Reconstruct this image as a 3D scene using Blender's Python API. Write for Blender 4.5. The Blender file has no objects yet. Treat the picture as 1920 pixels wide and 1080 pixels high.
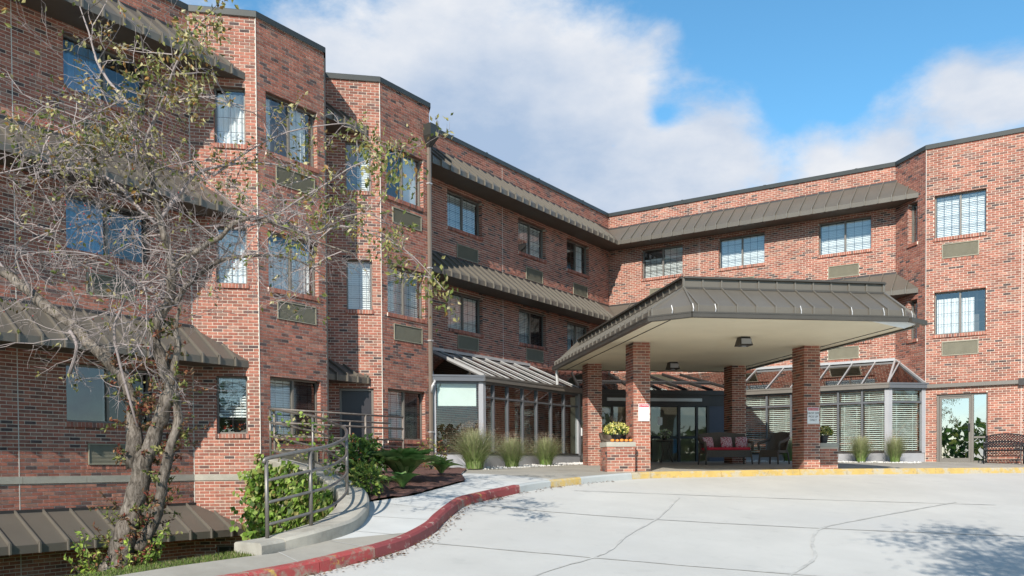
import bpy, math, random
import numpy as np
from mathutils import Vector, Matrix
from mathutils.geometry import delaunay_2d_cdt
random.seed(7); rng = np.random.default_rng(7)
sc = bpy.context.scene
COL = sc.collection
R2 = math.sqrt(2)

# ------------------------------------------------------------------ camera
# axes: X runs along the right wing, Y along the left wing, both meet at the inner corner (0,0); z = 0 is eye level
CAMP = Vector((15.922, -30.654, 0.0))
cF = Vector((-0.5536, 0.8325, -0.0219)); cR = Vector((0.8327, 0.5536, -0.00636)); cU = Vector((-0.0068, 0.0218, 0.99974))
cR.normalize(); cF = (cF - cR * cF.dot(cR)).normalized(); cU = cR.cross(cF)
cd = bpy.data.cameras.new("camera"); cam = bpy.data.objects.new("camera", cd); COL.objects.link(cam)
M = Matrix((cR, cU, -cF)).transposed().to_4x4(); M.translation = CAMP; cam.matrix_world = M
cd.sensor_width = 36; cd.lens = 1688.5 / 1920 * 36; cd.shift_y = (911.3 - 540) / 1920
cd.clip_start = 0.1; cd.clip_end = 3000
sc.camera = cam

# ------------------------------------------------------------------ light and sky
SUN_EL = math.radians(33.0); SUN_D = Vector((-0.285, 0.958)).normalized()   # way the light travels over the ground
sd = bpy.data.lights.new("sun", 'SUN'); sun = bpy.data.objects.new("sun", sd); COL.objects.link(sun)
sd.energy = 3.25; sd.angle = math.radians(0.5); sd.color = (1.0, 0.94, 0.86)
ld = Vector((SUN_D.x * math.cos(SUN_EL), SUN_D.y * math.cos(SUN_EL), -math.sin(SUN_EL)))
sun.rotation_euler = ld.to_track_quat('-Z', 'Y').to_euler(); sun.location = (10, -40, 40)
w = bpy.data.worlds.new("World"); sc.world = w; w.use_nodes = True
nt = w.node_tree; nt.nodes.clear(); N = nt.nodes.new; L = nt.links.new
SKY_STRENGTH = 0.15
out = N('ShaderNodeOutputWorld'); bg = N('ShaderNodeBackground'); bg.inputs[1].default_value = SKY_STRENGTH; L(bg.outputs[0], out.inputs[0])
sky = N('ShaderNodeTexSky'); sky.sky_type = 'NISHITA'; sky.sun_disc = False; sky.sun_elevation = SUN_EL
sky.sun_rotation = math.atan2(-SUN_D.x, -SUN_D.y); sky.air_density = 1.0; sky.dust_density = 0.2; sky.ozone_density = 3.5
tc = N('ShaderNodeTexCoord')
def wmath(op, a, b=None, clamp=False):
    n = N('ShaderNodeMath'); n.operation = op; n.use_clamp = clamp
    for i, v in enumerate((a, b)):
        if v is None: continue
        if isinstance(v, (int, float)): n.inputs[i].default_value = v
        else: L(v, n.inputs[i])
    return n.outputs[0]
def wnoise(scale, detail, rough, off, dist=0.0):
    mp = N('ShaderNodeMapping'); mp.inputs['Location'].default_value = off; mp.inputs['Scale'].default_value = (1, 1, 1.9); L(tc.outputs['Generated'], mp.inputs[0])
    n = N('ShaderNodeTexNoise'); n.inputs['Scale'].default_value = scale; n.inputs['Detail'].default_value = detail
    n.inputs['Roughness'].default_value = rough; n.inputs['Distortion'].default_value = dist; L(mp.outputs[0], n.inputs['Vector']); return n.outputs[0]
def sky_dir(az, el):      # azimuth from the inner corner's direction, degrees; a place in the sky
    f = Vector((cF.x, cF.y, 0)).normalized(); r = Vector((f.y, -f.x, 0)); az = math.radians(az); el = math.radians(el)
    return (f * math.cos(az) + r * math.sin(az)) * math.cos(el) + Vector((0, 0, math.sin(el)))
def blob(az, el, rad, amp):
    d = sky_dir(az, el); dp = N('ShaderNodeVectorMath'); dp.operation = 'DISTANCE'; L(tc.outputs['Generated'], dp.inputs[0]); dp.inputs[1].default_value = d
    k = wmath('SUBTRACT', 1.0, wmath('DIVIDE', dp.outputs['Value'], rad), True)
    return wmath('MULTIPLY', wmath('MULTIPLY', k, k), amp)
cl = wnoise(4.2, 9, 0.60, (3.1, 1.7, 0.4), 0.15)
# cumulus banks that stand in the sky over the roofs, and the clear gap between them
for b in ((-12, 24, .22, .28), (-3, 25, .2, .28), (4, 24, .12, .2), (8, 22.5, .08, .15), (-6, 19, .2, .24), (3, 18, .15, .2), (11, 18, .11, .30), (9, 23, .07, .14), (13.5, 18.5, .08, .22), (19, 18, .07, .16), (23, 18, .07, .14), (16, 17, .09, .22), (8, 15, .14, .2), (22, 16.5, .12, .22), (26, 21, .10, .34), (29, 19, .12, .32),
          (15, 26, .085, -.42), (20, 24.5, .10, -.45), (26, 26, .09, -.45), (17, 21.5, .05, -.30), (10.5, 27.5, .05, -.3), (20, 20.5, .035, -.2), (9.6, 20.9, .045, -.30), (6.5, 19.3, .03, -.16), (-16.5, 28.6, .05, -.3)):
    cl = wmath('ADD', cl, blob(*b))
rp = N('ShaderNodeValToRGB'); rp.color_ramp.elements[0].position = 0.46; rp.color_ramp.elements[1].position = 0.70
rp.color_ramp.interpolation = 'EASE'; L(cl, rp.inputs[0])
# the clouds' own light and shade: bright tops, blue-grey undersides
cs = wnoise(3.0, 7, 0.55, (8.3, 2.2, 6.4)); cs2 = wnoise(9.0, 6, 0.6, (1.3, 5.2, 2.4))
shade = wmath('ADD', wmath('MULTIPLY', cs, 0.75), wmath('MULTIPLY', cs2, 0.25))
shade = wmath('ADD', shade, wmath('MULTIPLY', blob(-1, 18.5, .17, 1.0), -0.2))
sr = N('ShaderNodeValToRGB'); sr.color_ramp.elements[0].position = 0.36; sr.color_ramp.elements[1].position = 0.61
sr.color_ramp.elements[0].color = (1.45, 1.9, 2.6, 1); sr.color_ramp.elements[1].color = (3.05, 3.12, 3.26, 1); L(shade, sr.inputs[0])
mx = N('ShaderNodeMix'); mx.data_type = 'RGBA'; L(rp.outputs[0], mx.inputs[0])
tint = N('ShaderNodeMix'); tint.data_type = 'RGBA'; tint.blend_type = 'MULTIPLY'; tint.inputs[0].default_value = 1; L(sky.outputs[0], tint.inputs[6]); sxyz = N('ShaderNodeSeparateXYZ'); L(tc.outputs['Generated'], sxyz.inputs[0]); hz = N('ShaderNodeMapRange'); hz.inputs[1].default_value = .0; hz.inputs[2].default_value = .30; L(sxyz.outputs[2], hz.inputs[0])
tcol = N('ShaderNodeMix'); tcol.data_type = 'RGBA'; L(hz.outputs[0], tcol.inputs[0]); tcol.inputs[6].default_value = (.60, .60, .60, 1); tcol.inputs[7].default_value = (.42, .67, .68, 1); L(tcol.outputs[2], tint.inputs[7])   # paler towards the horizon
L(tint.outputs[2], mx.inputs[6]); L(sr.outputs[0], mx.inputs[7]); L(mx.outputs[2], bg.inputs[0])
sc.view_settings.view_transform = 'Standard'; sc.view_settings.look = 'None'; sc.view_settings.gamma = 1; sc.view_settings.use_curve_mapping = False
sc.view_settings.exposure = 0.92
sc.cycles.max_bounces = 8; sc.cycles.transparent_max_bounces = 24; sc.cycles.use_denoising = True
sc.cycles.caustics_reflective = False; sc.cycles.caustics_refractive = False

# ------------------------------------------------------------------ materials
def new_mat(name):
    m = bpy.data.materials.new(name); m.use_nodes = True; n = m.node_tree; n.nodes.clear()
    o = n.nodes.new('ShaderNodeOutputMaterial'); return m, n, o
def mat(name, col, rough=0.6, metal=0.0, var=0.12, scale=3.0, bump=0.0, bscale=60, spec=0.5, stains=None, detail=6):
    m, n, o = new_mat(name); b = n.nodes.new('ShaderNodeBsdfPrincipled'); n.links.new(b.outputs[0], o.inputs[0])
    b.inputs['Roughness'].default_value = rough; b.inputs['Metallic'].default_value = metal; b.inputs['Specular IOR Level'].default_value = spec
    t = n.nodes.new('ShaderNodeTexCoord')
    nz = n.nodes.new('ShaderNodeTexNoise'); nz.inputs['Scale'].default_value = scale; nz.inputs['Detail'].default_value = detail; nz.inputs['Roughness'].default_value = 0.62; n.links.new(t.outputs['Object'], nz.inputs['Vector'])
    r = n.nodes.new('ShaderNodeValToRGB'); r.color_ramp.elements[0].position = 0.3; r.color_ramp.elements[1].position = 0.7
    r.color_ramp.elements[0].color = (*[max(0, c * (1 - var)) for c in col], 1); r.color_ramp.elements[1].color = (*[min(1, c * (1 + var)) for c in col], 1)
    n.links.new(nz.outputs[0], r.inputs[0]); c = r.outputs[0]
    if stains:
        for (sc_, lo, hi, scol, amt) in stains:
            z = n.nodes.new('ShaderNodeTexNoise'); z.inputs['Scale'].default_value = sc_; z.inputs['Detail'].default_value = 8; z.inputs['Roughness'].default_value = 0.65; n.links.new(t.outputs['Object'], z.inputs['Vector'])
            rr = n.nodes.new('ShaderNodeMapRange'); rr.inputs[1].default_value = lo; rr.inputs[2].default_value = hi; rr.inputs[4].default_value = amt; n.links.new(z.outputs[0], rr.inputs[0])
            x = n.nodes.new('ShaderNodeMix'); x.data_type = 'RGBA'; n.links.new(rr.outputs[0], x.inputs[0]); n.links.new(c, x.inputs[6]); x.inputs[7].default_value = (*scol, 1); c = x.outputs[2]
    n.links.new(c, b.inputs['Base Color'])
    if bump:
        z = n.nodes.new('ShaderNodeTexNoise'); z.inputs['Scale'].default_value = bscale; z.inputs['Detail'].default_value = 4; n.links.new(t.outputs['Object'], z.inputs['Vector'])
        bp = n.nodes.new('ShaderNodeBump'); bp.inputs['Strength'].default_value = bump; bp.inputs['Distance'].default_value = 0.01; n.links.new(z.outputs[0], bp.inputs['Height']); n.links.new(bp.outputs[0], b.inputs['Normal'])
    return m
BRICKS = [((.345, .132, .090), 32), ((.375, .152, .104), 24), ((.30, .114, .080), 20), ((.325, .17, .125), 11), ((.255, .118, .088), 9), ((.17, .094, .078), 8), ((.10, .068, .063), 5), ((.40, .185, .128), 7)]
BW = np.array([b[1] for b in BRICKS], float); BW /= BW.sum(); BC = np.array([b[0] for b in BRICKS])
def attr_mat(name, rough, from_object=False, bump=0.3, bscale=90, translucent=0.0, spec=0.3):
    m, n, o = new_mat(name); b = n.nodes.new('ShaderNodeBsdfPrincipled'); b.inputs['Roughness'].default_value = rough; b.inputs['Specular IOR Level'].default_value = spec
    t = n.nodes.new('ShaderNodeTexCoord')
    if from_object:
        oi = n.nodes.new('ShaderNodeObjectInfo'); c = oi.outputs['Color']
    else:
        a = n.nodes.new('ShaderNodeAttribute'); a.attribute_name = 'tone'; c = a.outputs['Color']
    g = n.nodes.new('ShaderNodeNewGeometry')
    z = n.nodes.new('ShaderNodeTexNoise'); z.inputs['Scale'].default_value = 14; z.inputs['Detail'].default_value = 6; n.links.new(g.outputs['Position'], z.inputs['Vector'])
    mr = n.nodes.new('ShaderNodeMapRange'); mr.inputs[1].default_value = .3; mr.inputs[2].default_value = .7; mr.inputs[3].default_value = .78; mr.inputs[4].default_value = 1.2; n.links.new(z.outputs[0], mr.inputs[0])
    x = n.nodes.new('ShaderNodeMix'); x.data_type = 'RGBA'; x.blend_type = 'MULTIPLY'; x.inputs[0].default_value = 1; n.links.new(c, x.inputs[6]); n.links.new(mr.outputs[0], x.inputs[7])
    z3 = n.nodes.new('ShaderNodeTexNoise'); z3.inputs['Scale'].default_value = .55; z3.inputs['Detail'].default_value = 5; z3.inputs['Roughness'].default_value = .6; n.links.new(g.outputs['Position'], z3.inputs['Vector'])
    mr3 = n.nodes.new('ShaderNodeMapRange'); mr3.inputs[1].default_value = .3; mr3.inputs[2].default_value = .7; mr3.inputs[3].default_value = .84; mr3.inputs[4].default_value = 1.14; n.links.new(z3.outputs[0], mr3.inputs[0])
    x3 = n.nodes.new('ShaderNodeMix'); x3.data_type = 'RGBA'; x3.blend_type = 'MULTIPLY'; x3.inputs[0].default_value = 1; n.links.new(x.outputs[2], x3.inputs[6]); n.links.new(mr3.outputs[0], x3.inputs[7]); x = x3
    n.links.new(x.outputs[2], b.inputs['Base Color']); s = b.outputs[0]
    if bump:
        z2 = n.nodes.new('ShaderNodeTexNoise'); z2.inputs['Scale'].default_value = bscale; n.links.new(g.outputs['Position'], z2.inputs['Vector'])
        bp = n.nodes.new('ShaderNodeBump'); bp.inputs['Strength'].default_value = bump; bp.inputs['Distance'].default_value = 0.006; n.links.new(z2.outputs[0], bp.inputs['Height']); n.links.new(bp.outputs[0], b.inputs['Normal'])
    if translucent:
        tr = n.nodes.new('ShaderNodeBsdfTranslucent'); n.links.new(x.outputs[2], tr.inputs[0]); ms = n.nodes.new('ShaderNodeMixShader'); ms.inputs[0].default_value = translucent
        n.links.new(s, ms.inputs[1]); n.links.new(tr.outputs[0], ms.inputs[2]); s = ms.outputs[0]
    n.links.new(s, o.inputs[0]); return m
def glass_mat(name, tint=(.95, .97, .97), base=0.05, rough=0.0, ior=1.5, gloss=(.95, .97, 1.0)):
    m, n, o = new_mat(name); fr = n.nodes.new('ShaderNodeFresnel'); fr.inputs[0].default_value = ior
    ad = n.nodes.new('ShaderNodeMath'); ad.operation = 'ADD'; ad.use_clamp = True; ad.inputs[1].default_value = base; n.links.new(fr.outputs[0], ad.inputs[0])
    tr = n.nodes.new('ShaderNodeBsdfTransparent'); tr.inputs[0].default_value = (*tint, 1); gl = n.nodes.new('ShaderNodeBsdfGlossy'); gl.inputs['Roughness'].default_value = rough; gl.inputs[0].default_value = (*gloss, 1)
    g = n.nodes.new('ShaderNodeNewGeometry'); z = n.nodes.new('ShaderNodeTexNoise'); z.inputs['Scale'].default_value = 1.6; z.inputs['Detail'].default_value = 1; n.links.new(g.outputs['Position'], z.inputs['Vector'])
    bp = n.nodes.new('ShaderNodeBump'); bp.inputs['Strength'].default_value = 0.06; bp.inputs['Distance'].default_value = 0.02; n.links.new(z.outputs[0], bp.inputs['Height']); n.links.new(bp.outputs[0], gl.inputs['Normal'])
    bf = n.nodes.new('ShaderNodeMath'); bf.operation = 'SUBTRACT'; bf.inputs[0].default_value = 1; n.links.new(g.outputs['Backfacing'], bf.inputs[1]); mu = n.nodes.new('ShaderNodeMath'); mu.operation = 'MULTIPLY'; n.links.new(ad.outputs[0], mu.inputs[0]); n.links.new(bf.outputs[0], mu.inputs[1])
    ms = n.nodes.new('ShaderNodeMixShader'); n.links.new(mu.outputs[0], ms.inputs[0]); n.links.new(tr.outputs[0], ms.inputs[1]); n.links.new(gl.outputs[0], ms.inputs[2]); n.links.new(ms.outputs[0], o.inputs[0]); return m
m_brick = attr_mat('brick', .85); m_brick1 = attr_mat('brick_single', .85, True)
m_mortar = mat('mortar', (.66, .56, .455), .9, var=.12, scale=2.2, bump=.3, bscale=150)
m_stone = mat('belt_stone', (.37, .345, .285), .85, var=.15, scale=4, bump=.3, stains=[(1.2, .5, .7, (.25, .24, .2), .5)])
m_awn = mat('bronze_metal', (.150, .131, .105), .42, .25, var=.07, scale=1.3, stains=[(.9, .5, .75, (.185, .165, .132), .6), (6, .55, .75, (.14, .12, .095), .35)])
m_awnrib = mat('bronze_seam', (.175, .156, .128), .4, .25, var=.05)
m_soffit_d = mat('eave_soffit', (.10, .085, .068), .6, var=.15, scale=2)
m_cope = mat('coping_metal', (.055, .056, .05), .4, .35, var=.08)
m_frame = mat('window_frame_metal', (.20, .18, .155), .45, .3, var=.06)
m_blueframe = mat('sunroom_frame_metal', (.15, .155, .165), .4, .35, var=.05)
m_alu = mat('aluminium_bar', (.50, .49, .475), .4, .3, var=.05)
m_base = mat('sunroom_base_panel', (.36, .36, .37), .55, .1, var=.06)
m_glass = glass_mat('window_glass', base=.10)
m_screen = glass_mat('screened_glass', tint=(.5, .5, .5), base=.05, rough=.05)
m_sunglass = glass_mat('sunroom_glass', base=.06, tint=(.90, .94, .92))
m_roofglass = glass_mat('tinted_roof_glass', tint=(.10, .10, .10), base=.22, gloss=(.8, .78, .75))
m_blind = mat('blind_slat', (.80, .80, .77), .5, var=.04)
m_curtain = mat('white_curtain', (.82, .82, .8), .8, var=.05, scale=8)
m_dimcurtain = mat('grey_curtain', (.25, .235, .22), .9, var=.08, scale=6)
m_doordark = mat('side_door_paint', (.028, .026, .03), .4, var=.1)
m_bluecurtain = mat('blue_drape', (.16, .34, .55), .8, var=.1, scale=8)
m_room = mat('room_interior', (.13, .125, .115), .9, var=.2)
m_beige = mat('lobby_wall', (.42, .37, .29), .9, var=.08)
m_grille = mat('vent_grille', (.30, .275, .20), .55, .1, var=.08, scale=5)
m_cream = mat('canopy_soffit_paint', (.74, .665, .50), .7, var=.05, scale=.8, stains=[(.5, .5, .8, (.55, .47, .33), .35)])
m_conc = mat('driveway_concrete', (.50, .488, .448), .85, var=.09, scale=.55, bump=.15, bscale=120, stains=[(.35, .48, .72, (.45, .44, .405), .8), (2.5, .58, .72, (.39, .385, .355), .5), (24, .62, .75, (.32, .31, .29), .45), (9, .66, .74, (.30, .29, .27), .5), (.18, .5, .7, (.47, .465, .44), .7)])
m_walk = mat('sidewalk_concrete', (.55, .55, .52), .85, var=.09, scale=1.2, bump=.2, bscale=140, stains=[(.6, .47, .66, (.36, .345, .305), .55), (18, .6, .75, (.3, .29, .26), .3)])
m_curbwall = mat('retaining_concrete', (.40, .375, .315), .9, var=.14, scale=2.5, bump=.4, bscale=40, stains=[(1.6, .48, .66, (.22, .2, .165), .6)])
m_walkold = mat('old_sidewalk_concrete', (.34, .315, .265), .9, var=.12, scale=1.5, bump=.3, bscale=120, stains=[(.9, .47, .66, (.25, .23, .19), .55), (18, .6, .75, (.2, .19, .16), .35)])
m_red = mat('red_kerb_paint', (.25, .05, .05), .6, var=.14, scale=3, bump=.2, bscale=60, stains=[(7, .58, .66, (.45, .34, .28), .9), (22, .56, .7, (.22, .08, .07), .6), (1.3, .55, .75, (.30, .04, .04), .5)])
m_redold = mat('worn_red_kerb_paint', (.36, .06, .055), .7, var=.2, scale=3, bump=.3, bscale=50, stains=[(4.5, .50, .60, (.30, .25, .19), .9), (5, .6, .66, (.50, .33, .07), .9), (16, .55, .62, (.24, .15, .11), .7)])
m_yel = mat('yellow_kerb_paint', (.52, .36, .11), .65, var=.12, scale=3, bump=.2, stains=[(3.5, .48, .58, (.44, .40, .31), .85), (9, .58, .66, (.28, .2, .12), .6), (30, .55, .7, (.3, .24, .16), .5)])
m_greyk = mat('bare_kerb_concrete', (.42, .44, .43), .85, var=.12, scale=2, bump=.3, stains=[(2, .5, .65, (.3, .3, .28), .5)])
m_joint = mat('driveway_joint_seal', (.455, .445, .41), .9, var=.2, scale=4)
m_soil = mat('grass_soil', (.07, .085, .03), .95, var=.4, scale=3, bump=.8, bscale=30, stains=[(1.4, .5, .65, (.13, .10, .055), .7)])
m_mulch = mat('mulch', (.115, .055, .042), .95, var=.45, scale=22, bump=1.0, bscale=45)
m_rail = mat('railing_steel', (.205, .19, .17), .42, .45, var=.12, scale=5)
m_railold = mat('weathered_railing_steel', (.25, .21, .175), .6, .25, var=.3, scale=7)
def bark_mat():
    m, n, o = new_mat('bark'); b = n.nodes.new('ShaderNodeBsdfPrincipled'); b.inputs['Roughness'].default_value = .95; b.inputs['Specular IOR Level'].default_value = .15; n.links.new(b.outputs[0], o.inputs[0])
    t = n.nodes.new('ShaderNodeTexCoord'); mp = n.nodes.new('ShaderNodeMapping'); mp.inputs['Scale'].default_value = (1, 1, .28); n.links.new(t.outputs['Object'], mp.inputs[0])
    z = n.nodes.new('ShaderNodeTexNoise'); z.inputs['Scale'].default_value = 24; z.inputs['Detail'].default_value = 8; z.inputs['Roughness'].default_value = .7; z.inputs['Distortion'].default_value = .6; n.links.new(mp.outputs[0], z.inputs['Vector'])
    r = n.nodes.new('ShaderNodeValToRGB'); e = r.color_ramp.elements; e[0].position = .36; e[0].color = (.055, .045, .036, 1); e[1].position = .62; e[1].color = (.28, .24, .20, 1); q = e.new(.47); q.color = (.15, .125, .10, 1); n.links.new(z.outputs[0], r.inputs[0])
    z2 = n.nodes.new('ShaderNodeTexNoise'); z2.inputs['Scale'].default_value = 3.2; z2.inputs['Detail'].default_value = 4; n.links.new(t.outputs['Object'], z2.inputs['Vector']); mr = n.nodes.new('ShaderNodeMapRange'); mr.inputs[1].default_value = .35; mr.inputs[2].default_value = .65; mr.inputs[3].default_value = .6; mr.inputs[4].default_value = 1.15; n.links.new(z2.outputs[0], mr.inputs[0])
    x = n.nodes.new('ShaderNodeMix'); x.data_type = 'RGBA'; x.blend_type = 'MULTIPLY'; x.inputs[0].default_value = 1; n.links.new(r.outputs[0], x.inputs[6]); n.links.new(mr.outputs[0], x.inputs[7]); n.links.new(x.outputs[2], b.inputs['Base Color'])
    bp = n.nodes.new('ShaderNodeBump'); bp.inputs['Strength'].default_value = 1; bp.inputs['Distance'].default_value = .03; n.links.new(z.outputs[0], bp.inputs['Height']); n.links.new(bp.outputs[0], b.inputs['Normal']); return m
m_bark = bark_mat()
m_twig = mat('twig_bark', (.28, .235, .22), .9, var=.2, scale=3)
m_leaf = attr_mat('leaf', .55, bump=0, translucent=.35); m_leaf1 = attr_mat('leaf_single', .5, True, bump=0, translucent=.3)
m_white = mat('white_paint', (.8, .8, .78), .5, var=.03)
m_caulk = mat('joint_caulk', (.62, .57, .5), .8, var=.06)
m_black = mat('black_metal', (.025, .027, .03), .4, .4, var=.1)
m_dark = mat('dark_metal', (.05, .045, .042), .5, .2, var=.1)
m_wicker = mat('brown_wicker', (.10, .075, .055), .7, var=.35, scale=60, bump=.8, bscale=140)
m_redcush = mat('red_cushion', (.50, .02, .035), .8, var=.08, scale=10)
m_pot = mat('black_pot', (.03, .03, .032), .45, var=.1)
m_orange = mat('pumpkin_skin', (.72, .26, .04), .5, var=.12, scale=14)
m_gravel = mat('white_gravel', (.66, .64, .60), .85, var=.2, scale=30, bump=.6)
m_gut = mat('canopy_gutter_metal', (.085, .075, .062), .4, .3, var=.08)
m_downsp = mat('downspout_metal', (.23, .19, .155), .45, .3, var=.06)
m_doorblue = mat('door_panel', (.06, .065, .09), .5, var=.1)
m_signw = mat('sign_white', (.78, .78, .77), .4, var=.02); m_signr = mat('sign_red', (.52, .02, .05), .4, var=.03)

# ------------------------------------------------------------------ helpers
def link(o, parent=None):
    COL.objects.link(o)
    if parent is not None: o.parent = parent
    return o
def tag(o, label=None, cat=None, group=None, kind=None):
    if label: o['label'] = label
    if cat: o['category'] = cat
    if group: o['group'] = group
    if kind: o['kind'] = kind
    return o
def empty(name, loc=(0, 0, 0), rz=0.0, parent=None):
    o = bpy.data.objects.new(name, None); o.location = loc; o.rotation_euler = (0, 0, rz); o.empty_display_size = .2; return link(o, parent)
class MB:
    def __init__(s): s.v = []; s.f = []; s.c = []
    def add(s, vs, fs, tone=None):
        b = len(s.v); s.v += [tuple(v) for v in vs]; s.f += [tuple(i + b for i in f) for f in fs]
        if tone is not None: s.c += [tone] * len(vs)
        return s
    def hexa(s, p, tone=None):      # 8 points: bottom loop 0-3, top loop 4-7
        return s.add(p, [(3, 2, 1, 0), (4, 5, 6, 7), (0, 1, 5, 4), (1, 2, 6, 5), (2, 3, 7, 6), (3, 0, 4, 7)], tone)
    def box(s, x0, x1, y0, y1, z0, z1, tone=None):
        return s.hexa([(x0, y0, z0), (x1, y0, z0), (x1, y1, z0), (x0, y1, z0), (x0, y0, z1), (x1, y0, z1), (x1, y1, z1), (x0, y1, z1)], tone)
    def fbox(s, fr, s0, s1, z0, z1, d0, d1, tone=None):      # a box on a wall frame
        P = [fr(s0, z0, d1), fr(s1, z0, d1), fr(s1, z0, d0), fr(s0, z0, d0), fr(s0, z1, d1), fr(s1, z1, d1), fr(s1, z1, d0), fr(s0, z1, d0)]
        return s.hexa(P, tone)
    def bar(s, a, b, w_, h, up=(0, 0, 1)):      # a bar of width w_, height h from a to b
        a = Vector(a); b = Vector(b); t = (b - a).normalized(); up = Vector(up); x = t.cross(up)
        if x.length < 1e-4: x = t.cross(Vector((1, 0, 0)))
        x.normalize(); u = x.cross(t); x *= w_ / 2; u *= h / 2
        return s.hexa([a - x - u, a + x - u, b + x - u, b - x - u, a - x + u, a + x + u, b + x + u, b - x + u])
    def tube(s, pts, rad, seg=8, cap=True, tone=None):
        pts = [Vector(p) for p in pts]; n = len(pts); rad = [rad] * n if isinstance(rad, (int, float)) else rad; base = len(s.v)
        t0 = (pts[1] - pts[0]).normalized(); x = t0.cross(Vector((0, 0, 1)))
        if x.length < 1e-3: x = Vector((1, 0, 0))
        x.normalize()
        for i, p in enumerate(pts):
            t = (pts[min(i + 1, n - 1)] - pts[max(i - 1, 0)]).normalized(); x = (x - t * x.dot(t))
            if x.length < 1e-5: x = t.orthogonal()
            x.normalize(); y = t.cross(x)
            for k in range(seg):
                a = 2 * math.pi * k / seg; s.v.append(tuple(p + (x * math.cos(a) + y * math.sin(a)) * rad[i]))
                if tone is not None: s.c.append(tone)
        for i in range(n - 1):
            for k in range(seg):
                a = base + i * seg + k; b = base + i * seg + (k + 1) % seg; s.f.append((a, b, b + seg, a + seg))
        if cap: s.f.append(tuple(base + k for k in range(seg))[::-1]); s.f.append(tuple(base + (n - 1) * seg + k for k in range(seg)))
        return s
    def lathe(s, prof, seg=20, cx=0, cy=0):
        b = len(s.v); n = len(prof)
        for r, z in prof:
            for k in range(seg): a = 2 * math.pi * k / seg; s.v.append((cx + r * math.cos(a), cy + r * math.sin(a), z))
        for i in range(n - 1):
            for k in range(seg): a = b + i * seg + k; c = b + i * seg + (k + 1) % seg; s.f.append((a, c, c + seg, a + seg))
        s.f.append(tuple(b + k for k in range(seg))[::-1]); s.f.append(tuple(b + (n - 1) * seg + k for k in range(seg))); return s
    def up(s):
        s.f = [f if (Vector(s.v[f[1]]) - Vector(s.v[f[0]])).cross(Vector(s.v[f[2]]) - Vector(s.v[f[0]])).z > 0 else f[::-1] for f in s.f]; return s
    def mesh(s, name, m, smooth=False):
        me = bpy.data.meshes.new(name); me.from_pydata(s.v, [], s.f)
        if s.c:
            a = me.color_attributes.new('tone', 'FLOAT_COLOR', 'POINT'); a.data.foreach_set('color', np.array([(*c, 1) for c in s.c], np.float32).ravel())
        if m: me.materials.append(m)
        if smooth: me.polygons.foreach_set('use_smooth', [True] * len(me.polygons))
        me.update(); return me
    def build(s, name, m, parent=None, smooth=False, **kw):
        return tag(link(bpy.data.objects.new(name, s.mesh(name, m, smooth)), parent), **kw)
def wall_frame(o, t, n):
    o = Vector((*o, 0)); t = Vector((*t, 0)).normalized(); n = Vector((*n, 0)).normalized()
    fr = lambda s_, z, d: o + t * s_ + n * d + Vector((0, 0, z))
    fr.o, fr.t, fr.n = o, t, n; return fr
def vis_px(p):      # how large one metre shows at p, zero when the camera does not look there
    q = Vector(p) - CAMP; z = q.dot(cF)
    if z < 1: return 0
    x = 960 + 1688.5 * q.dot(cR) / z; y = 911.3 - 1688.5 * q.dot(cU) / z
    return 1688.5 / z if -5 < x < 1925 and -5 < y < 1085 else 0
def tess(poly, step, hf, cuts=()):
    pts = [Vector(p) for p in poly]; dense = []
    for i, p in enumerate(pts):
        q = pts[(i + 1) % len(pts)]; k = max(1, int((q - p).length / step))
        dense += [p + (q - p) * (j / k) for j in range(k)]
    xs = [p.x for p in dense]; ys = [p.y for p in dense]; n = len(dense)
    def inside(x, y):
        c = False; j = n - 1
        for i in range(n):
            if (ys[i] > y) != (ys[j] > y) and x < (xs[j] - xs[i]) * (y - ys[i]) / (ys[j] - ys[i]) + xs[i]: c = not c
            j = i
        return c
    extra = [Vector((x, y)) for x in np.arange(min(xs) + step / 2, max(xs), step) for y in np.arange(min(ys) + step / 2, max(ys), step) if inside(x, y)]
    ed = [(i, (i + 1) % n) for i in range(n)]; pts_ = dense + extra
    for (a, b) in cuts:
        a, b = Vector(a), Vector(b); k = max(2, int((b - a).length / step)); i0 = len(pts_); pts_ = pts_ + [a.lerp(b, j / k) for j in range(k + 1)]; ed += [(i0 + j, i0 + j + 1) for j in range(k)]
    V, E_, Fc, *_ = delaunay_2d_cdt(pts_, ed, [], 1, 1e-4)
    m = MB(); m.v = [(v.x, v.y, hf(v.x, v.y)) for v in V]; m.f = [tuple(f) for f in Fc]
    m.f = [f if (Vector(m.v[f[1]]) - Vector(m.v[f[0]])).cross(Vector(m.v[f[2]]) - Vector(m.v[f[0]])).z > 0 else f[::-1] for f in m.f]
    return m

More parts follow.
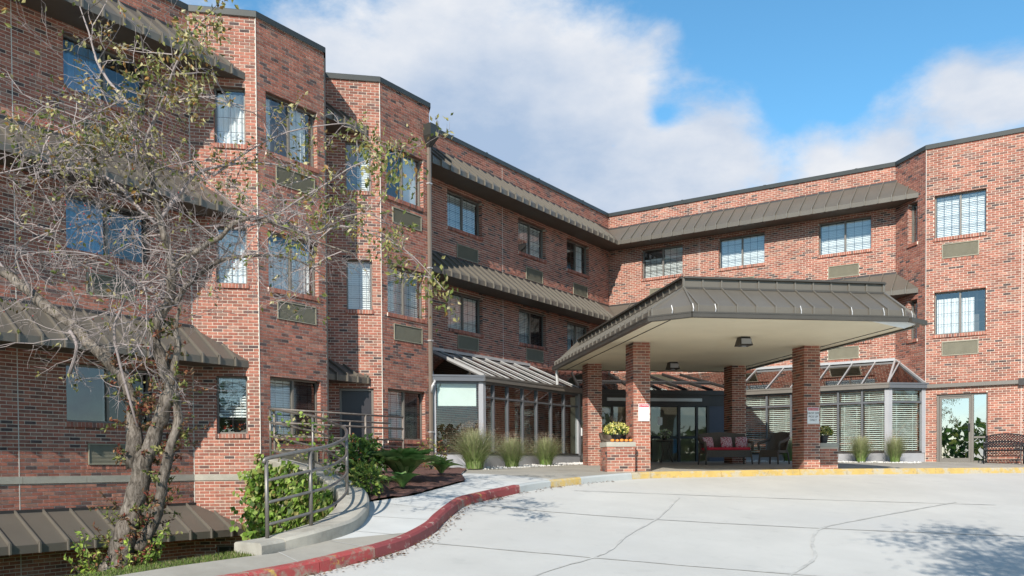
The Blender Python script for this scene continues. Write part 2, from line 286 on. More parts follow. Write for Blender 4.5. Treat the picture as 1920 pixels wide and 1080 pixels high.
# ------------------------------------------------------------------ the lie of the land
def ad(X, Y):
    dx, dy = X - CAMP.x, Y - CAMP.y; return .833 * dx + .554 * dy, -.554 * dx + .833 * dy
def slope(X, Y):
    a, d = ad(X, Y); z = -2.686 - .0425 * a + .1246 * d; f = -1.75
    return f + math.log1p(math.exp(min(30, (z - f) * 7))) / 7 if (z - f) * 7 < 30 else z
def walk(X, Y):
    a, d = ad(X, Y); c = -.13 + .03 * max(0, d - 21); z = slope(X, Y) + .13; k = 14
    return -math.log(math.exp(-k * max(z, -3)) + math.exp(-k * c)) / k
KERB = [(5.2, -36), (6.8, -30), (7.55, -26.6), (7.82, -24.99), (7.98, -24.19), (8.1, -23.21), (8.08, -22.34), (8.06, -21.81), (7.95, -21.17), (7.61, -20.23), (7.26, -19.57), (6.82, -18.66), (6.52, -17.94), (6.44, -17.11), (6.42, -16.73), (6.4, -15.48), (6.6, -14.27), (6.85, -13.21), (7.34, -11.97), (8.63, -10.13), (9.65, -8.59), (11.35, -6.37), (13.99, -3.0), (17.0, 0.8)]
def smooth_line(P, n=4):
    P = [Vector(p) for p in P]; o = []
    for i in range(len(P) - 1):
        a, b, c, d = P[max(i - 1, 0)], P[i], P[i + 1], P[min(i + 2, len(P) - 1)]
        for k in range(n):
            t = k / n; o.append(.5 * ((2 * b) + (c - a) * t + (2 * a - 5 * b + 4 * c - d) * t * t + (3 * b - a - 3 * c + d) * t ** 3))
    return o + [P[-1]]
KL = smooth_line(KERB, 5)
def offset(P, d):
    o = []
    for i, p in enumerate(P):
        t = (P[min(i + 1, len(P) - 1)] - P[max(i - 1, 0)]).normalized(); o.append(p + Vector((-t.y, t.x)) * d)
    return o
KB = offset(KL, .16)
RAILPT = [(6.94, -22.81, .12), (6.99, -22.48, .18), (6.96, -22.07, .24), (6.86, -21.66, .29), (6.62, -21.21, .36), (6.15, -20.56, .46), (5.67, -20.04, .58), (5.13, -19.56, .68), (4.67, -19.26, .75), (4.1, -18.92, .86), (3.37, -18.56, .97), (2.9, -18.39, 1.03), (2.14, -18.17, 1.14), (1.53, -17.97, 1.21)]
RC = smooth_line(RAILPT, 4)
_ry = [p.y for p in RC]; _rx = [p.x for p in RC]
def sunk(X, Y):
    """depth of the sunken court in front of the left wing, below the walk"""
    if Y < -22.9:
        xb = float(np.interp(Y, [-36, -30, -26.6, -24.92, -24.25, -23.4], [4.0, 5.6, 6.4, 6.67, 6.76, 6.9])); t = max(0, min(1, (xb - X) / 1.5)); s_ = t * t * (3 - 2 * t) * 2.3
        return s_
    if Y > -14.9 or X < -1: return 0
    xr = np.interp(Y, _ry, _rx) - .12 if Y < -17.97 else 1.5
    return 2.5 if X < xr else 0
def ground_h(X, Y):
    z = min(slope(X, Y) + .1, -.3)
    if Y > -40 and X < 7.3 and -1.5 < X:
        s_ = sunk(X, Y)
        if s_ > 0: z = z - s_
        elif Y > -22.9: z -= .12
    else: z -= .25
    if X > 7.3: z -= .3
    return z

# ------------------------------------------------------------------ ground, driveway, walk, kerb
near = tess([(-6, -34), (9.5, -34), (9.5, -12), (-6, -12)], .3, ground_h)
tag(near.build('ground', m_soil, smooth=True), kind='structure')
far = MB(); ring = [(40 * 1.9 ** i) for i in range(6)]; cx0, cy0 = 8, -15
far.add([(cx0 - 14, cy0 - 19, -2.4), (cx0 + 1.5, cy0 - 19, -2.4), (cx0 + 1.5, cy0 + 3, -2.4), (cx0 - 14, cy0 + 3, -2.4)], [])
for r in ring:
    for k in range(48): a = 2 * math.pi * k / 48; far.v.append((cx0 + r * math.cos(a), cy0 + r * math.sin(a), -2.15))
far.v.append((cx0, cy0, -4.6)); ci = len(far.v) - 1
for k in range(48): far.f.append((ci, 4 + k, 4 + (k + 1) % 48))
for i in range(len(ring) - 1):
    for k in range(48): a = 4 + i * 48 + k; b = 4 + i * 48 + (k + 1) % 48; far.f.append((a, a + 48, b + 48, b))
tag(far.build('far_ground', m_soil), kind='structure')
drive_poly = [tuple(p) for p in KL] + [(30, 6), (46, -6), (46, -62), (-2, -62)]
drive = tag(tess(drive_poly, .55, slope).build('driveway', m_conc, smooth=True), kind='structure')
JOINTS = [[(7.95, -20.83), (10.22, -20.03), (12.52, -19.16), (16, -17.7)], [(6.68, -17.74), (7.82, -17.45), (9.55, -16.78), (11.97, -15.5), (14.66, -13.81), (19, -11)],
          [(7.0, -15.0), (7.65, -14.56), (10.77, -12.53), (14, -10.2)], [(8.9, -14.2), (9.54, -16.58), (9.82, -18.28), (10.12, -19.46), (10.17, -20.19), (10.11, -21.26), (10.3, -24)],
          [(13.3, -10.44), (12.29, -14.06), (11.97, -15.5), (12.14, -16.71), (12.5, -17.92), (12.55, -19.09), (12.6, -22)]]
for i, J in enumerate(JOINTS):
    P = smooth_line(J, 8); m = MB(); hw = (.024, .024, .016, .018, .024, .014)[i]
    A, B = offset(P, hw), offset(P, -hw)
    for j in range(len(P)):
        k = 1 + .35 * math.sin(j * 1.7); a = P[j] + (A[j] - P[j]) * k; b = P[j] + (B[j] - P[j]) * k
        m.v += [(a.x, a.y, slope(a.x, a.y) + .008), (b.x, b.y, slope(b.x, b.y) + .008)]
    m.f = [(2 * j, 2 * j + 1, 2 * j + 3, 2 * j + 2) for j in range(len(P) - 1)]
    m.build('joint', m_joint, drive)
# the walk behind the kerb: up past the railing to the entrance and along the right wing
back = [(9.6, 1.2), (11.2, -1.2), (13.5, -1.2), (16.5, -1.2)]
walk_poly = [tuple(p) for p in KB] + [(16.6, -.9), (11.3, -.9), (9, -1.5), (5.7, -1.6), (3.4, -1.6), (1.6, -3.4), (1.6, -12.2), (2.6, -12.7), (4.56, -15.54), (5.24, -16.28), (5.67, -18.4), (5.6, -19.45),
             (5.75, -19.84), (6.33, -20.53), (7.0, -21.49), (7.28, -22.15), (7.37, -23.07), (7.26, -23.4), (7.06, -24.25), (6.97, -24.92), (6.7, -26.6), (5.9, -30), (4.3, -36)]
CUT1 = ((7.23, -22.2), (7.72, -20.9)); CUT2 = ((3.9, -14.75), (6.2, -14.6))
wm = tess(walk_poly, .4, walk, (CUT1, CUT2)); walkway = tag(wm.build('sidewalk', m_walk, smooth=True), kind='structure'); walkway.data.materials.append(m_walkold)
def side(c, x, y): (a, b), (d, e) = c; return (d - a) * (y - b) - (e - b) * (x - a)
for pl in walkway.data.polygons:
    c = pl.center
    if (side(CUT1, c.x, c.y) < 0 and c.y < -20.5 and c.x > 5) or side(CUT2, c.x, c.y) > 0: pl.material_index = 1
# score lines across the walk
for (x0, y0, x1, y1) in ((7.36, -23.0, 7.93, -23.2), (7.24, -22.1, 7.9, -22.05), (6.98, -21.45, 7.78, -21.15), (6.3, -20.5, 7.3, -20.0), (5.62, -19.4, 6.95, -19.2), (5.62, -18.0, 6.4, -18.0), (5.4, -16.8, 6.25, -16.75), (4.9, -15.9, 6.2, -15.4), (3.0, -13.2, 6.6, -13.6), (4.2, -11.2, 6.9, -12.2)):
    m = MB(); n_ = 8; t = Vector((x1 - x0, y1 - y0)).normalized(); s_ = Vector((-t.y, t.x)) * .008
    for j in range(n_ + 1):
        p = Vector((x0, y0)).lerp(Vector((x1, y1)), j / n_)
        for q in (p + s_, p - s_): m.v.append((q.x, q.y, walk(q.x, q.y) + .005))
    m.f = [(2 * j, 2 * j + 1, 2 * j + 3, 2 * j + 2) for j in range(n_)]
    m.build('score_line', m_joint, walkway)
kerb = tag(empty('kerb'), kind='structure')
def kerb_piece(i0, i1, m_):
    m = MB(); n_ = 0
    pts = KL[i0:i1 + 1]; bk = KB[i0:i1 + 1]
    t0 = (pts[1] - pts[0]).normalized() * .006; pts = [pts[0] + t0] + pts[1:-1] + [pts[-1] - (pts[-1] - pts[-2]).normalized() * .006]; bk = [bk[0] + t0] + bk[1:-1] + [bk[-1] - (bk[-1] - bk[-2]).normalized() * .006]
    for p, b in zip(pts, bk):
        z = slope(p.x, p.y); q = p.lerp(b, .1); q2 = p.lerp(b, .28); zt = max(z + .145, walk(b.x, b.y) + .012)
        m.v += [(p.x, p.y, z - .05), (q.x, q.y, zt - .03), (q2.x, q2.y, zt), (b.x, b.y, zt + .002), (b.x, b.y, z - .05)]
    for j in range(len(pts) - 1):
        for k in range(4): a = 5 * j + k; m.f.append((a, a + 1, a + 6, a + 5))
    e = 5 * (len(pts) - 1); m.f += [(4, 3, 2, 1, 0), (e, e + 1, e + 2, e + 3, e + 4)]
    return m.build('kerb_stone', m_, kerb)
seq = [(0, 8, m_yel), (8, 16, m_redold), (16, 21, m_redold), (21, 26, m_redold), (26, 33, m_redold), (33, 40, m_red), (40, 48, m_red), (48, 56, m_red), (56, 64, m_redold), (64, 73, m_red), (73, 77, m_greyk), (77, 81, m_yel), (81, 88, m_greyk), (88, 94, m_yel), (94, 100, m_yel), (100, 106, m_yel), (106, 111, m_yel), (111, 115, m_yel)]
for a, b, m_ in seq: kerb_piece(a, min(b, len(KL) - 1), m_)

# ------------------------------------------------------------------ the brick building
bld = tag(empty('brick_building'), 'long three storey red brick building with dark bronze metal awnings and stepped bays', 'building')
CH, BL_, JT = .0664, .205, .0140
class Facet:
    def __init__(s, name, a, b, n, z0, z1, ops=()):
        a, b = Vector(a), Vector(b); s.L = (b - a).length; s.fr = wall_frame(a, b - a, n); s.z0, s.z1, s.ops, s.name = z0, z1, list(ops), name
        s.part = empty(s.name, parent=bld)
    def bricks(s):
        out = []; n0 = math.floor(s.z0 / CH); n1 = math.ceil(s.z1 / CH)
        for k in range(n0, n1):
            za, zb = max(s.z0, k * CH), min(s.z1, k * CH + CH - JT)
            if zb - za < .02: continue
            rows = [(za, zb)]
            x = -BL_ if k % 2 else -BL_ * 1.5
            bl = [o for o in s.ops if o[2] < zb - .004 and o[3] > za + .004]
            while x < s.L:
                p, q = max(x, 0.004), min(x + BL_ - JT, s.L - .004); x += BL_
                if q - p < .03: continue
                segs = [(p, q)]
                for o in bl:
                    ns = []
                    for (c, d) in segs:
                        if d <= o[0] or c >= o[1]: ns.append((c, d)); continue
                        if c < o[0] - .03: ns.append((c, o[0] - .004))
                        if d > o[1] + .03: ns.append((o[1] + .004, d))
                    segs = ns
                for (c, d) in segs: out.append((c, d, za, zb))
                for o in bl:
                    c, d = max(p, o[0]), min(q, o[1])
                    if d - c < .03: continue
                    if zb - o[3] > .012: out.append((c, d, o[3] + .004, zb))
                    if o[2] - za > .012: out.append((c, d, za, o[2] - .004))
        return out
    def sheet(s):
        m = MB(); ss = sorted({0, s.L, *[v for o in s.ops for v in o[:2]]}); zs = sorted({s.z0, s.z1, *[v for o in s.ops for v in o[2:4]]})
        for i in range(len(ss) - 1):
            for j in range(len(zs) - 1):
                cs, cz = (ss[i] + ss[i + 1]) / 2, (zs[j] + zs[j + 1]) / 2
                if any(o[0] < cs < o[1] and o[2] < cz < o[3] for o in s.ops): continue
                m.add([s.fr(ss[i], zs[j], 0), s.fr(ss[i + 1], zs[j], 0), s.fr(ss[i + 1], zs[j + 1], 0), s.fr(ss[i], zs[j + 1], 0)], [(0, 1, 2, 3)])
        m.build('mortar', m_mortar, s.part)
ch = lambda a0, a1, Lc: (Lc - a1, Lc - a0)
LA = 1.3435
W3, W2, W1 = (6.92, 7.98), (4.0, 5.09), (.70, 1.955)
B3, B2 = (6.73, 7.99), (3.84, 5.06)
OPS = {}   # name -> list of (s0,s1,z0,z1,type)
def w3(a, b, lo, hi, kind): return (a, b, lo, hi, kind)
F = {}
Zt = 9.44
def facet(name, key, a, b, n, z0, ops): F[key] = Facet(name, a, b, n, z0, Zt, ops); return F[key]
yA = 27.0
facet('wall', 'A', (0, -27), (0, -18.68), (1, 0), -4.2, [(yA - 21.37, yA - 19.64, 6.95, 7.98, 'drape'), (yA - 21.37, yA - 19.64, 4.04, 5.08, 'drape'), (yA - 21.42, yA - 19.65, .87, 1.95, 'dark'), (yA - 21.3, yA - 19.7, -2.5, -1.72, 'dark'),
      (yA - 25.6, yA - 23.9, 6.95, 7.98, 'blind'), (yA - 25.6, yA - 23.9, 4.04, 5.08, 'blind'), (yA - 25.6, yA - 23.9, .87, 1.95, 'dark'),
      (yA - 21.0, yA - 20.0, 6.1, 6.5, 'vent'), (yA - 21.0, yA - 20.0, 3.27, 3.67, 'vent'), (yA - 21.02, yA - 20.02, .08, .475, 'vent')])
facet('wall', 'T1L', (0, -18.68), (.95, -17.73), (1, -1), -4.2, [(.489, 1.122, 6.76, 7.95, 'curtain1'), (.489, 1.122, 3.86, 5.05, 'curtain1'), (.46, 1.09, .72, 1.93, 'plants1'), (.42, 1.06, -2.5, -1.62, 'dark1')])
facet('wall', 'T1F', (.95, -17.73), (.95, -15.77), (1, 0), -4.2, [(.25, 1.73, 6.73, 7.99, 'drapehalf'), (.27, 1.73, 3.85, 5.06, 'curtaindim'), (.28, 1.75, .69, 1.955, 'blindbrown'), (.5, 1.63, 6.1, 6.5, 'vent'), (.5, 1.63, 3.21, 3.61, 'vent'), (.5, 1.63, .05, .42, 'vent')])
facet('wall', 'T1R', (.95, -15.77), (0, -14.825), (1, 1), -4.2, [])
facet('wall', 'T2L', (0, -14.825), (.945, -13.88), (1, -1), -1.0, [(.49, 1.116, 6.75, 7.95, 'halfblind1'), (.49, 1.116, 3.855, 5.08, 'blind1'), (.29, 1.126, -.12, 1.94, 'door')])
facet('wall', 'T2F', (.945, -13.88), (.945, -11.97), (1, 0), -1.0, [(.22, 1.66, 6.73, 7.99, 'shadehalf'), (.22, 1.69, 3.84, 5.06, 'blind'), (.2, 1.66, .69, 1.955, 'blindbrown'), (.43, 1.55, 6.11, 6.5, 'vent'), (.44, 1.55, 3.19, 3.6, 'vent')])
facet('wall', 'T2R', (.945, -11.97), (0, -11.025), (1, 1), -1.0, [])
yM = 11.025
mo = []
for (a, b, k3, k2) in ((-9.98, -8.27, 'blind', 'blind'), (-6.26, -4.58, 'blindhalf', 'blindgrey'), (-3.16, -1.56, 'drapehalf', 'blindhalf')):
    mo += [(yM + a, yM + b, *W3, k3), (yM + a, yM + b, *W2, k2), (yM + a + .43, yM + a + 1.47, 6.1, 6.51, 'vent'), (yM + a + .43, yM + a + 1.47, 3.46, 3.86, 'vent')]
facet('wall', 'M', (0, -11.025), (0, 0), (1, 0), -.6, mo)
ro = []
for (a, b, k3, k2) in ((1.38, 3.0, 'blindlow', 'blind'), (4.35, 5.99, 'blind', 'blind'), (7.8, 9.46, 'blind', 'blind')):
    ro += [(a, b, *W3, k3), (a, b, *W2, k2), (a + .32, a + 1.29, 6.12, 6.51, 'vent'), (a + .32, a + 1.29, 3.44, 3.84, 'vent')]
facet('wall', 'R', (0, 0), (10.2, 0), (0, -1), -.6, ro)
facet('wall', 'RL', (10.2, 0), (11.25, -1.05), (-1, -1), -.6, [(.64, 1.08, 6.78, 8.02, 'blind1'), (.64, 1.08, 3.83, 5.05, 'curtain1')])
facet('wall', 'RF', (11.25, -1.05), (17.2, -1.05), (0, -1), -.6, [(.225, 1.61, 6.73, 8.0, 'blind'), (.225, 1.61, 3.85, 5.12, 'curtainhalf'), (.44, 1.42, 6.1, 6.53, 'vent'), (.44, 1.42, 3.21, 3.63, 'vent'), (.3, 1.67, .02, 2.07, 'entry'), (3.4, 4.8, 6.73, 8.0, 'blind'), (3.4, 4.8, 3.85, 5.12, 'blind')])
# bricks: the ones that show largest are single objects, the others one mesh to a wall
allb = []
for k, f in F.items():
    f.sheet(); bs = f.bricks(); n_ = len(bs); ti = rng.choice(len(BC), n_, p=BW); ton = BC[ti] * rng.uniform(.82, 1.18, (n_, 1))
    for i, b in enumerate(bs):
        c = f.fr((b[0] + b[1]) / 2, (b[2] + b[3]) / 2, 0); px = vis_px(c); v = (CAMP - c).normalized().dot(f.fr.n)
        allb.append([px * px * max(0, v) * (b[1] - b[0]) * (b[3] - b[2]), k, b, tuple(ton[i])])
allb.sort(key=lambda t: -t[0])
_bm = {}
def one_brick(fr, b, tone, parent, off=.008):
    key = (round(b[1] - b[0], 3), round(b[3] - b[2], 3))
    if key not in _bm:
        m = MB(); m.box(0, key[0], -.008, .004, 0, key[1]); _bm[key] = m.mesh('brick', m_brick1)
    o = bpy.data.objects.new('brick', _bm[key]); t, n_ = fr.t, fr.n
    mw = Matrix((t, -n_, Vector((0, 0, 1)))).transposed()
    if mw.determinant() < 0: pass
    mw = mw.to_4x4(); mw.translation = fr(b[0], b[2], random.uniform(-.001, .0015)); link(o, parent); o.matrix_local = mw; o.color = (*tone, 1); return o
for _, k, b, tn in allb[:300]: one_brick(F[k].fr, b, tn, F[k].part)
def brick_mass(fr, bs, name, parent):
    n_ = len(bs)
    if not n_: return
    B = np.array([b[2] for b in bs]); T = np.array([b[3] for b in bs], np.float32); pr = .007 + rng.uniform(-.0015, .002, n_)
    o, t, nn = (np.array(v) for v in (fr.o, fr.t, fr.n)); V = np.zeros((n_, 8, 3))
    for i, (a, c, d) in enumerate(((0, 2, 0), (1, 2, 0), (1, 3, 0), (0, 3, 0), (0, 2, 1), (1, 2, 1), (1, 3, 1), (0, 3, 1))):
        dep = pr if d else np.full(n_, -.004); V[:, i] = o + B[:, a, None] * t + dep[:, None] * nn; V[:, i, 2] += B[:, c]
    fq = np.array([(4, 5, 6, 7), (0, 1, 5, 4), (1, 2, 6, 5), (2, 3, 7, 6), (3, 0, 4, 7)]); Fc = (fq[None] + (np.arange(n_) * 8)[:, None, None]).reshape(-1)
    me = bpy.data.meshes.new(name); me.vertices.add(n_ * 8); me.vertices.foreach_set('co', V.astype(np.float32).ravel()); me.loops.add(len(Fc)); me.loops.foreach_set('vertex_index', Fc.astype(np.int32))
    nf = len(Fc) // 4; me.polygons.add(nf); me.polygons.foreach_set('loop_start', np.arange(nf, dtype=np.int32) * 4); me.polygons.foreach_set('use_smooth', np.zeros(nf, bool)); me.update(calc_edges=True); me.validate()
    a = me.color_attributes.new('tone', 'FLOAT_COLOR', 'POINT'); a.data.foreach_set('color', np.repeat(np.c_[T, np.ones(n_, np.float32)], 8, 0).ravel()); me.materials.append(m_brick)
    return tag(link(bpy.data.objects.new(name, me), parent), kind='stuff')
for k, f in F.items(): brick_mass(f.fr, [t for t in allb[300:] if t[1] == k], 'bricks', f.part)

def reveal(fr, o, parent):
    r = MB(); D = -.19; a, b, c, d, *_ = o      # brick returns of the opening
    for k in range(int((d - c) / CH)):
        za = c + k * CH; zb = min(d, za + CH - JT); tn = BC[rng.choice(len(BC), p=BW)]
        for (x0, x1) in ((a - .006, a + .004), (b - .004, b + .006)): r.fbox(fr, x0, x1, za, zb, D, .004, tuple(tn))
    r.fbox(fr, a, b, d - .004, d + .006, D, .003, (.2, .12, .09)); r.fbox(fr, a, b, c - .006, c + .004, D, 0, (.36, .25, .19))
    for (x0, x1) in ((a - .008, a + .001), (b - .001, b + .008)): r.fbox(fr, x0, x1, c, d, D, -.001, (.55, .46, .38))
    return r.build('reveal', m_brick, parent)
# rowlock course under openings
def rowlock(fr, s0, s1, z1, h, d0, d1, name, parent, pitch=.072):
    m = MB(); n_ = max(2, round((s1 - s0) / pitch)); p = (s1 - s0) / n_
    m.fbox(fr, s0 + .003, s1 - .003, z1 - h + .004, z1 - .006, d0, d1 - .006, (.7, .6, .5))
    for i in range(n_):
        tn = BC[rng.choice(6, p=BW[:6] / BW[:6].sum())] * rng.uniform(.85, 1.2); m.fbox(fr, s0 + i * p + .005, s0 + (i + 1) * p - .005, z1 - h, z1, d0, d1 + random.uniform(-.002, .002), tuple(tn))
    return m.build(name, m_brick, parent)
def slats(m, fr, a, b, z0, z1, dep, pitch=.05, tilt=.35, wd=.046):
    n_ = int((z1 - z0) / pitch)
    for i in range(n_):
        z = z0 + (i + .5) * pitch; dz = wd / 2 * math.sin(tilt + random.uniform(-.04, .04)); dd = wd / 2 * math.cos(tilt)
        m.add([fr(a, z - dz, dep + dd), fr(b, z - dz, dep + dd), fr(b, z + dz, dep - dd), fr(a, z + dz, dep - dd)], [(0, 1, 2, 3)])
    for s_ in (a + (b - a) * .2, a + (b - a) * .8): m.fbox(fr, s_ - .004, s_ + .004, z0, z1, dep + wd / 2 + .003, dep + wd / 2 + .006)
    m.fbox(fr, a, b, z1 - .03, z1 + .01, dep - .02, dep + .025)
def curtain(m, fr, a, b, z0, z1, dep, wl=.11, amp=.025):
    n_ = max(8, int((b - a) / .018)); base = len(m.v); ph = random.uniform(0, 6)
    for i in range(n_ + 1):
        s_ = a + (b - a) * i / n_; d = dep + amp * math.sin(s_ / wl * 6.283 + ph) + .4 * amp * math.sin(s_ / wl * 2.6 + 1)
        m.v += [tuple(fr(s_, z0 + .01 * math.sin(s_ * 31), d)), tuple(fr(s_, z1, d * .9 + dep * .1))]
    m.f += [(base + 2 * i, base + 2 * i + 2, base + 2 * i + 3, base + 2 * i + 1) for i in range(n_)]
def window(fr, o, parent=bld):
    a, b, c, d, kind = o; one = kind.endswith('1'); wn = empty('window', parent=parent); reveal(fr, o, wn); k0 = kind.rstrip('1')
    D0, D1 = -.165, -.105; fw = .042
    f = MB()
    for (x0, x1, z0, z1) in ((a, a + fw, c, d), (b - fw, b, c, d), (a + fw, b - fw, d - fw, d), (a + fw, b - fw, c, c + fw)): f.fbox(fr, x0 + .003, x1 - .003, z0 + .003, z1 - .003, D0, D1)
    mid = (a + b) / 2
    if not one: f.fbox(fr, mid - .024, mid + .024, c + fw, d - fw, D0, D1 + .008)
    f.build('frame', m_frame, wn)
    sash = [(a + fw, b - fw)] if one else [(a + fw, mid - .024), (mid + .024, b - fw)]
    for i, (p, q) in enumerate(sash):
        g = MB(); g.fbox(fr, p - .004, q + .004, c + fw - .006, d - fw + .006, -.140, -.136); g.build('pane', m_screen if i == 1 and kind in ('dark', 'blindbrown', 'blindgrey') else m_glass, wn)
    if k0 not in ('dark', 'shadehalf'):
        mu = MB()
        for (p, q) in sash:
            nx = 2 if one else 3
            for i in range(1, nx): s_ = p + (q - p) * i / nx; mu.fbox(fr, s_ - .005, s_ + .005, c + fw, d - fw, -.147, -.142)
            for i in range(1, 4): z = c + (d - c) * i / 4; mu.fbox(fr, p, q, z - .005, z + .005, -.1475, -.1425)
        mu.build('muntin_grid', m_frame if 'drape' in k0 else m_dark, wn)
    ia, ib, ic, id_ = a + fw + .005, b - fw - .005, c + fw + .005, d - fw - .005
    bl = MB(); bm = m_blind; nm = 'blind'
    if k0 in ('blind', 'blindgrey', 'blindbrown'): slats(bl, fr, ia, ib, ic + .01, id_ - .02, -.225, .052, 1.15 if k0 == 'blind' else 1.0, .057)
    elif k0 == 'blindhalf': slats(bl, fr, ia, ib, ic + (d - c) * .45, id_ - .02, -.225, .052, 1.15, .057); slats(bl, fr, mid, ib, ic + .02, ic + (d - c) * .44, -.23, .052, 1.15, .057)
    elif k0 == 'blindlow': slats(bl, fr, ia, ib, ic + .01, ic + (d - c) * .62, -.225, .052, .9, .055); slats(bl, fr, mid + .02, ib, ic + (d - c) * .62, id_ - .02, -.225, .052, 1.2, .057)
    elif k0 == 'halfblind': slats(bl, fr, mid - .02, ib, ic + .01, id_ - .02, -.225, .052, 1.15, .057)
    elif k0 == 'shadehalf': bl.fbox(fr, mid + .03, ib, ic, id_, -.22, -.215)
    elif k0 == 'plants': slats(bl, fr, ia, ib, ic + .3, id_ - .02, -.225, .06, .8, .055)
    elif k0 in ('curtain', 'curtaindim'): curtain(bl, fr, ia, ib, ic, id_ - (.03 if k0 == 'curtain' else .12), -.23); nm = 'curtain'; bm = m_curtain
    elif k0 == 'curtainhalf': curtain(bl, fr, ia, mid - .05, ic, id_ - .14, -.23, .08); curtain(bl, fr, mid + .02, mid + .36, ic, id_ - .16, -.23, .07); nm = 'curtain'; bm = m_curtain
    elif k0 == 'drape': curtain(bl, fr, ia, mid, ic, id_, -.23); nm = 'curtain'; bm = m_bluecurtain
    elif k0 == 'drapehalf': curtain(bl, fr, ia, ia + .25, ic, id_, -.23); curtain(bl, fr, mid + .1, ib - .1, ic, id_, -.23); nm = 'curtain'; bm = m_curtain
    elif k0 == 'dark' and not one: curtain(bl, fr, mid, ib, ic, id_, -.25, .1, .02); nm = 'curtain'; bm = m_dimcurtain
    if bl.v: bl.build(nm, bm, wn)
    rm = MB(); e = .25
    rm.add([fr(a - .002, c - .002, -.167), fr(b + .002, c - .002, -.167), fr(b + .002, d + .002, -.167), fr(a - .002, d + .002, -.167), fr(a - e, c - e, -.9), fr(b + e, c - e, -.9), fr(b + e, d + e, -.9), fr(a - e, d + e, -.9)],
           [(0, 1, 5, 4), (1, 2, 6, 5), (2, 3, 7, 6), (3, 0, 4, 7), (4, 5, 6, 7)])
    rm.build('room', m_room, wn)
    rowlock(fr, a - .03, b + .03, c, .095, -.11, .042, 'sill', wn)
    if k0 == 'plants':
        for s_ in (ia + .12, ib - .12):
            p = MB(); ctr = fr(s_, ic + .09, -.17)
            for i in range(40):
                q = ctr + Vector((random.gauss(0, .05), random.gauss(0, .03), random.gauss(0, .04))); r = random.uniform(.015, .03)
                v = [q + Vector((random.uniform(-r, r), random.uniform(-r, r), random.uniform(-r, r))) for _ in range(3)]; p.add(v, [(0, 1, 2)], random.choice([(.55, .05, .03), (.6, .1, .04), (.1, .2, .05)]))
            p.build('window_plant', m_leaf, wn, kind='stuff')
def vent(fr, o, parent=bld):
    a, b, c, d, _ = o; v = empty('air_conditioner_grille', parent=parent); reveal(fr, o, v); f = MB()
    for (x0, x1, z0, z1) in ((a, a + .022, c, d), (b - .022, b, c, d), (a + .022, b - .022, d - .022, d), (a + .022, b - .022, c, c + .022)): f.fbox(fr, x0, x1, z0, z1, -.1, .028)
    f.build('frame', m_grille, v); g = MB(); n_ = 14
    for i in range(n_):
        z = c + .03 + (d - c - .06) * i / (n_ - 1); g.add([fr(a + .02, z - .012, .018), fr(b - .02, z - .012, .018), fr(b - .02, z + .014, -.004), fr(a + .02, z + .014, -.004)], [(0, 1, 2, 3)])
    g.build('louvre', m_grille, v); k = MB(); k.fbox(fr, a + .02, b - .02, c + .02, d - .02, -.09, -.02); k.build('coil_panel', m_grille, v)
    rowlock(fr, a - .02, b + .02, c - .012, .075, -.02, .012, 'soldier_course', v)
for k, f in F.items():
    for o in f.ops:
        if o[4] == 'vent': vent(f.fr, o)
        elif o[4] not in ('door', 'entry'): window(f.fr, o)
# recessed side door between the bays
fr = F['T2L'].fr; o = F['T2L'].ops[2]; dr = empty('side_door', parent=bld); reveal(fr, o, dr); m = MB()
for (x0, x1, z0, z1) in ((o[0], o[0] + .06, o[2], o[3]), (o[1] - .06, o[1], o[2], o[3]), (o[0] + .06, o[1] - .06, o[3] - .06, o[3])): m.fbox(fr, x0 + .003, x1 - .003, z0, z1 - .003, -.16, -.06)
m.build('frame', m_frame, dr); m = MB(); m.fbox(fr, o[0] + .062, o[1] - .062, o[2], o[3] - .062, -.15, -.11); leafd = m.build('door_leaf', m_doordark, dr)
m = MB(); m.fbox(fr, o[0] + .12, o[0] + .15, .85, 1.05, -.108, -.06); m.build('handle', m_alu, leafd)
# glazed side entrance of the right bay
fr = F['RF'].fr; o = F['RF'].ops[4]; en = empty('glazed_side_entrance', parent=bld); reveal(fr, o, en); a, b, c, d, _ = o; xm = a + .93; m = MB()
for (x0, x1, z0, z1) in ((a, a + .07, c, d), (xm, xm + .07, c, d), (b - .05, b, c, d), (a + .07, xm, d - .07, d), (xm + .07, b - .05, d - .05, d), (xm + .07, b - .05, .74, .80), (xm + .07, b - .05, c, c + .06)): m.fbox(fr, x0 + .003, x1 - .003, z0 + .002, z1 - .002, -.15, -.05)
m.build('frame', m_frame, en); lf = empty('door_leaf', parent=en); m = MB(); la, lb = a + .075, xm - .005
for (x0, x1, z0, z1) in ((la, la + .06, c + .01, d - .075), (lb - .06, lb, c + .01, d - .075), (la + .06, lb - .06, d - .14, d - .075), (la + .06, lb - .06, c + .01, c + .14)): m.fbox(fr, x0, x1, z0, z1, -.13, -.07)
m.build('door_rail', m_frame, lf); m_doorglass = glass_mat('door_glass', base=.55, tint=(.5, .55, .55))
m = MB(); m.fbox(fr, la + .058, lb - .058, c + .138, d - .138, -.102, -.097); m.build('pane', m_doorglass, lf)
m = MB(); m.fbox(fr, lb - .075, lb - .02, .95, 1.18, -.068, -.03); m.build('handle', m_black, lf)
for (z0, z1) in ((c + .058, .742), (.798, d - .048)): m = MB(); m.fbox(fr, xm + .068, b - .048, z0, z1, -.102, -.097); m.build('pane', m_doorglass, en)
m = MB(); m.fbox(fr, a, b, c, d, -1.6, -1.5); m.fbox(fr, a - .6, b + .6, c - .03, c, -1.5, -.16); m.build('room', m_room, en)
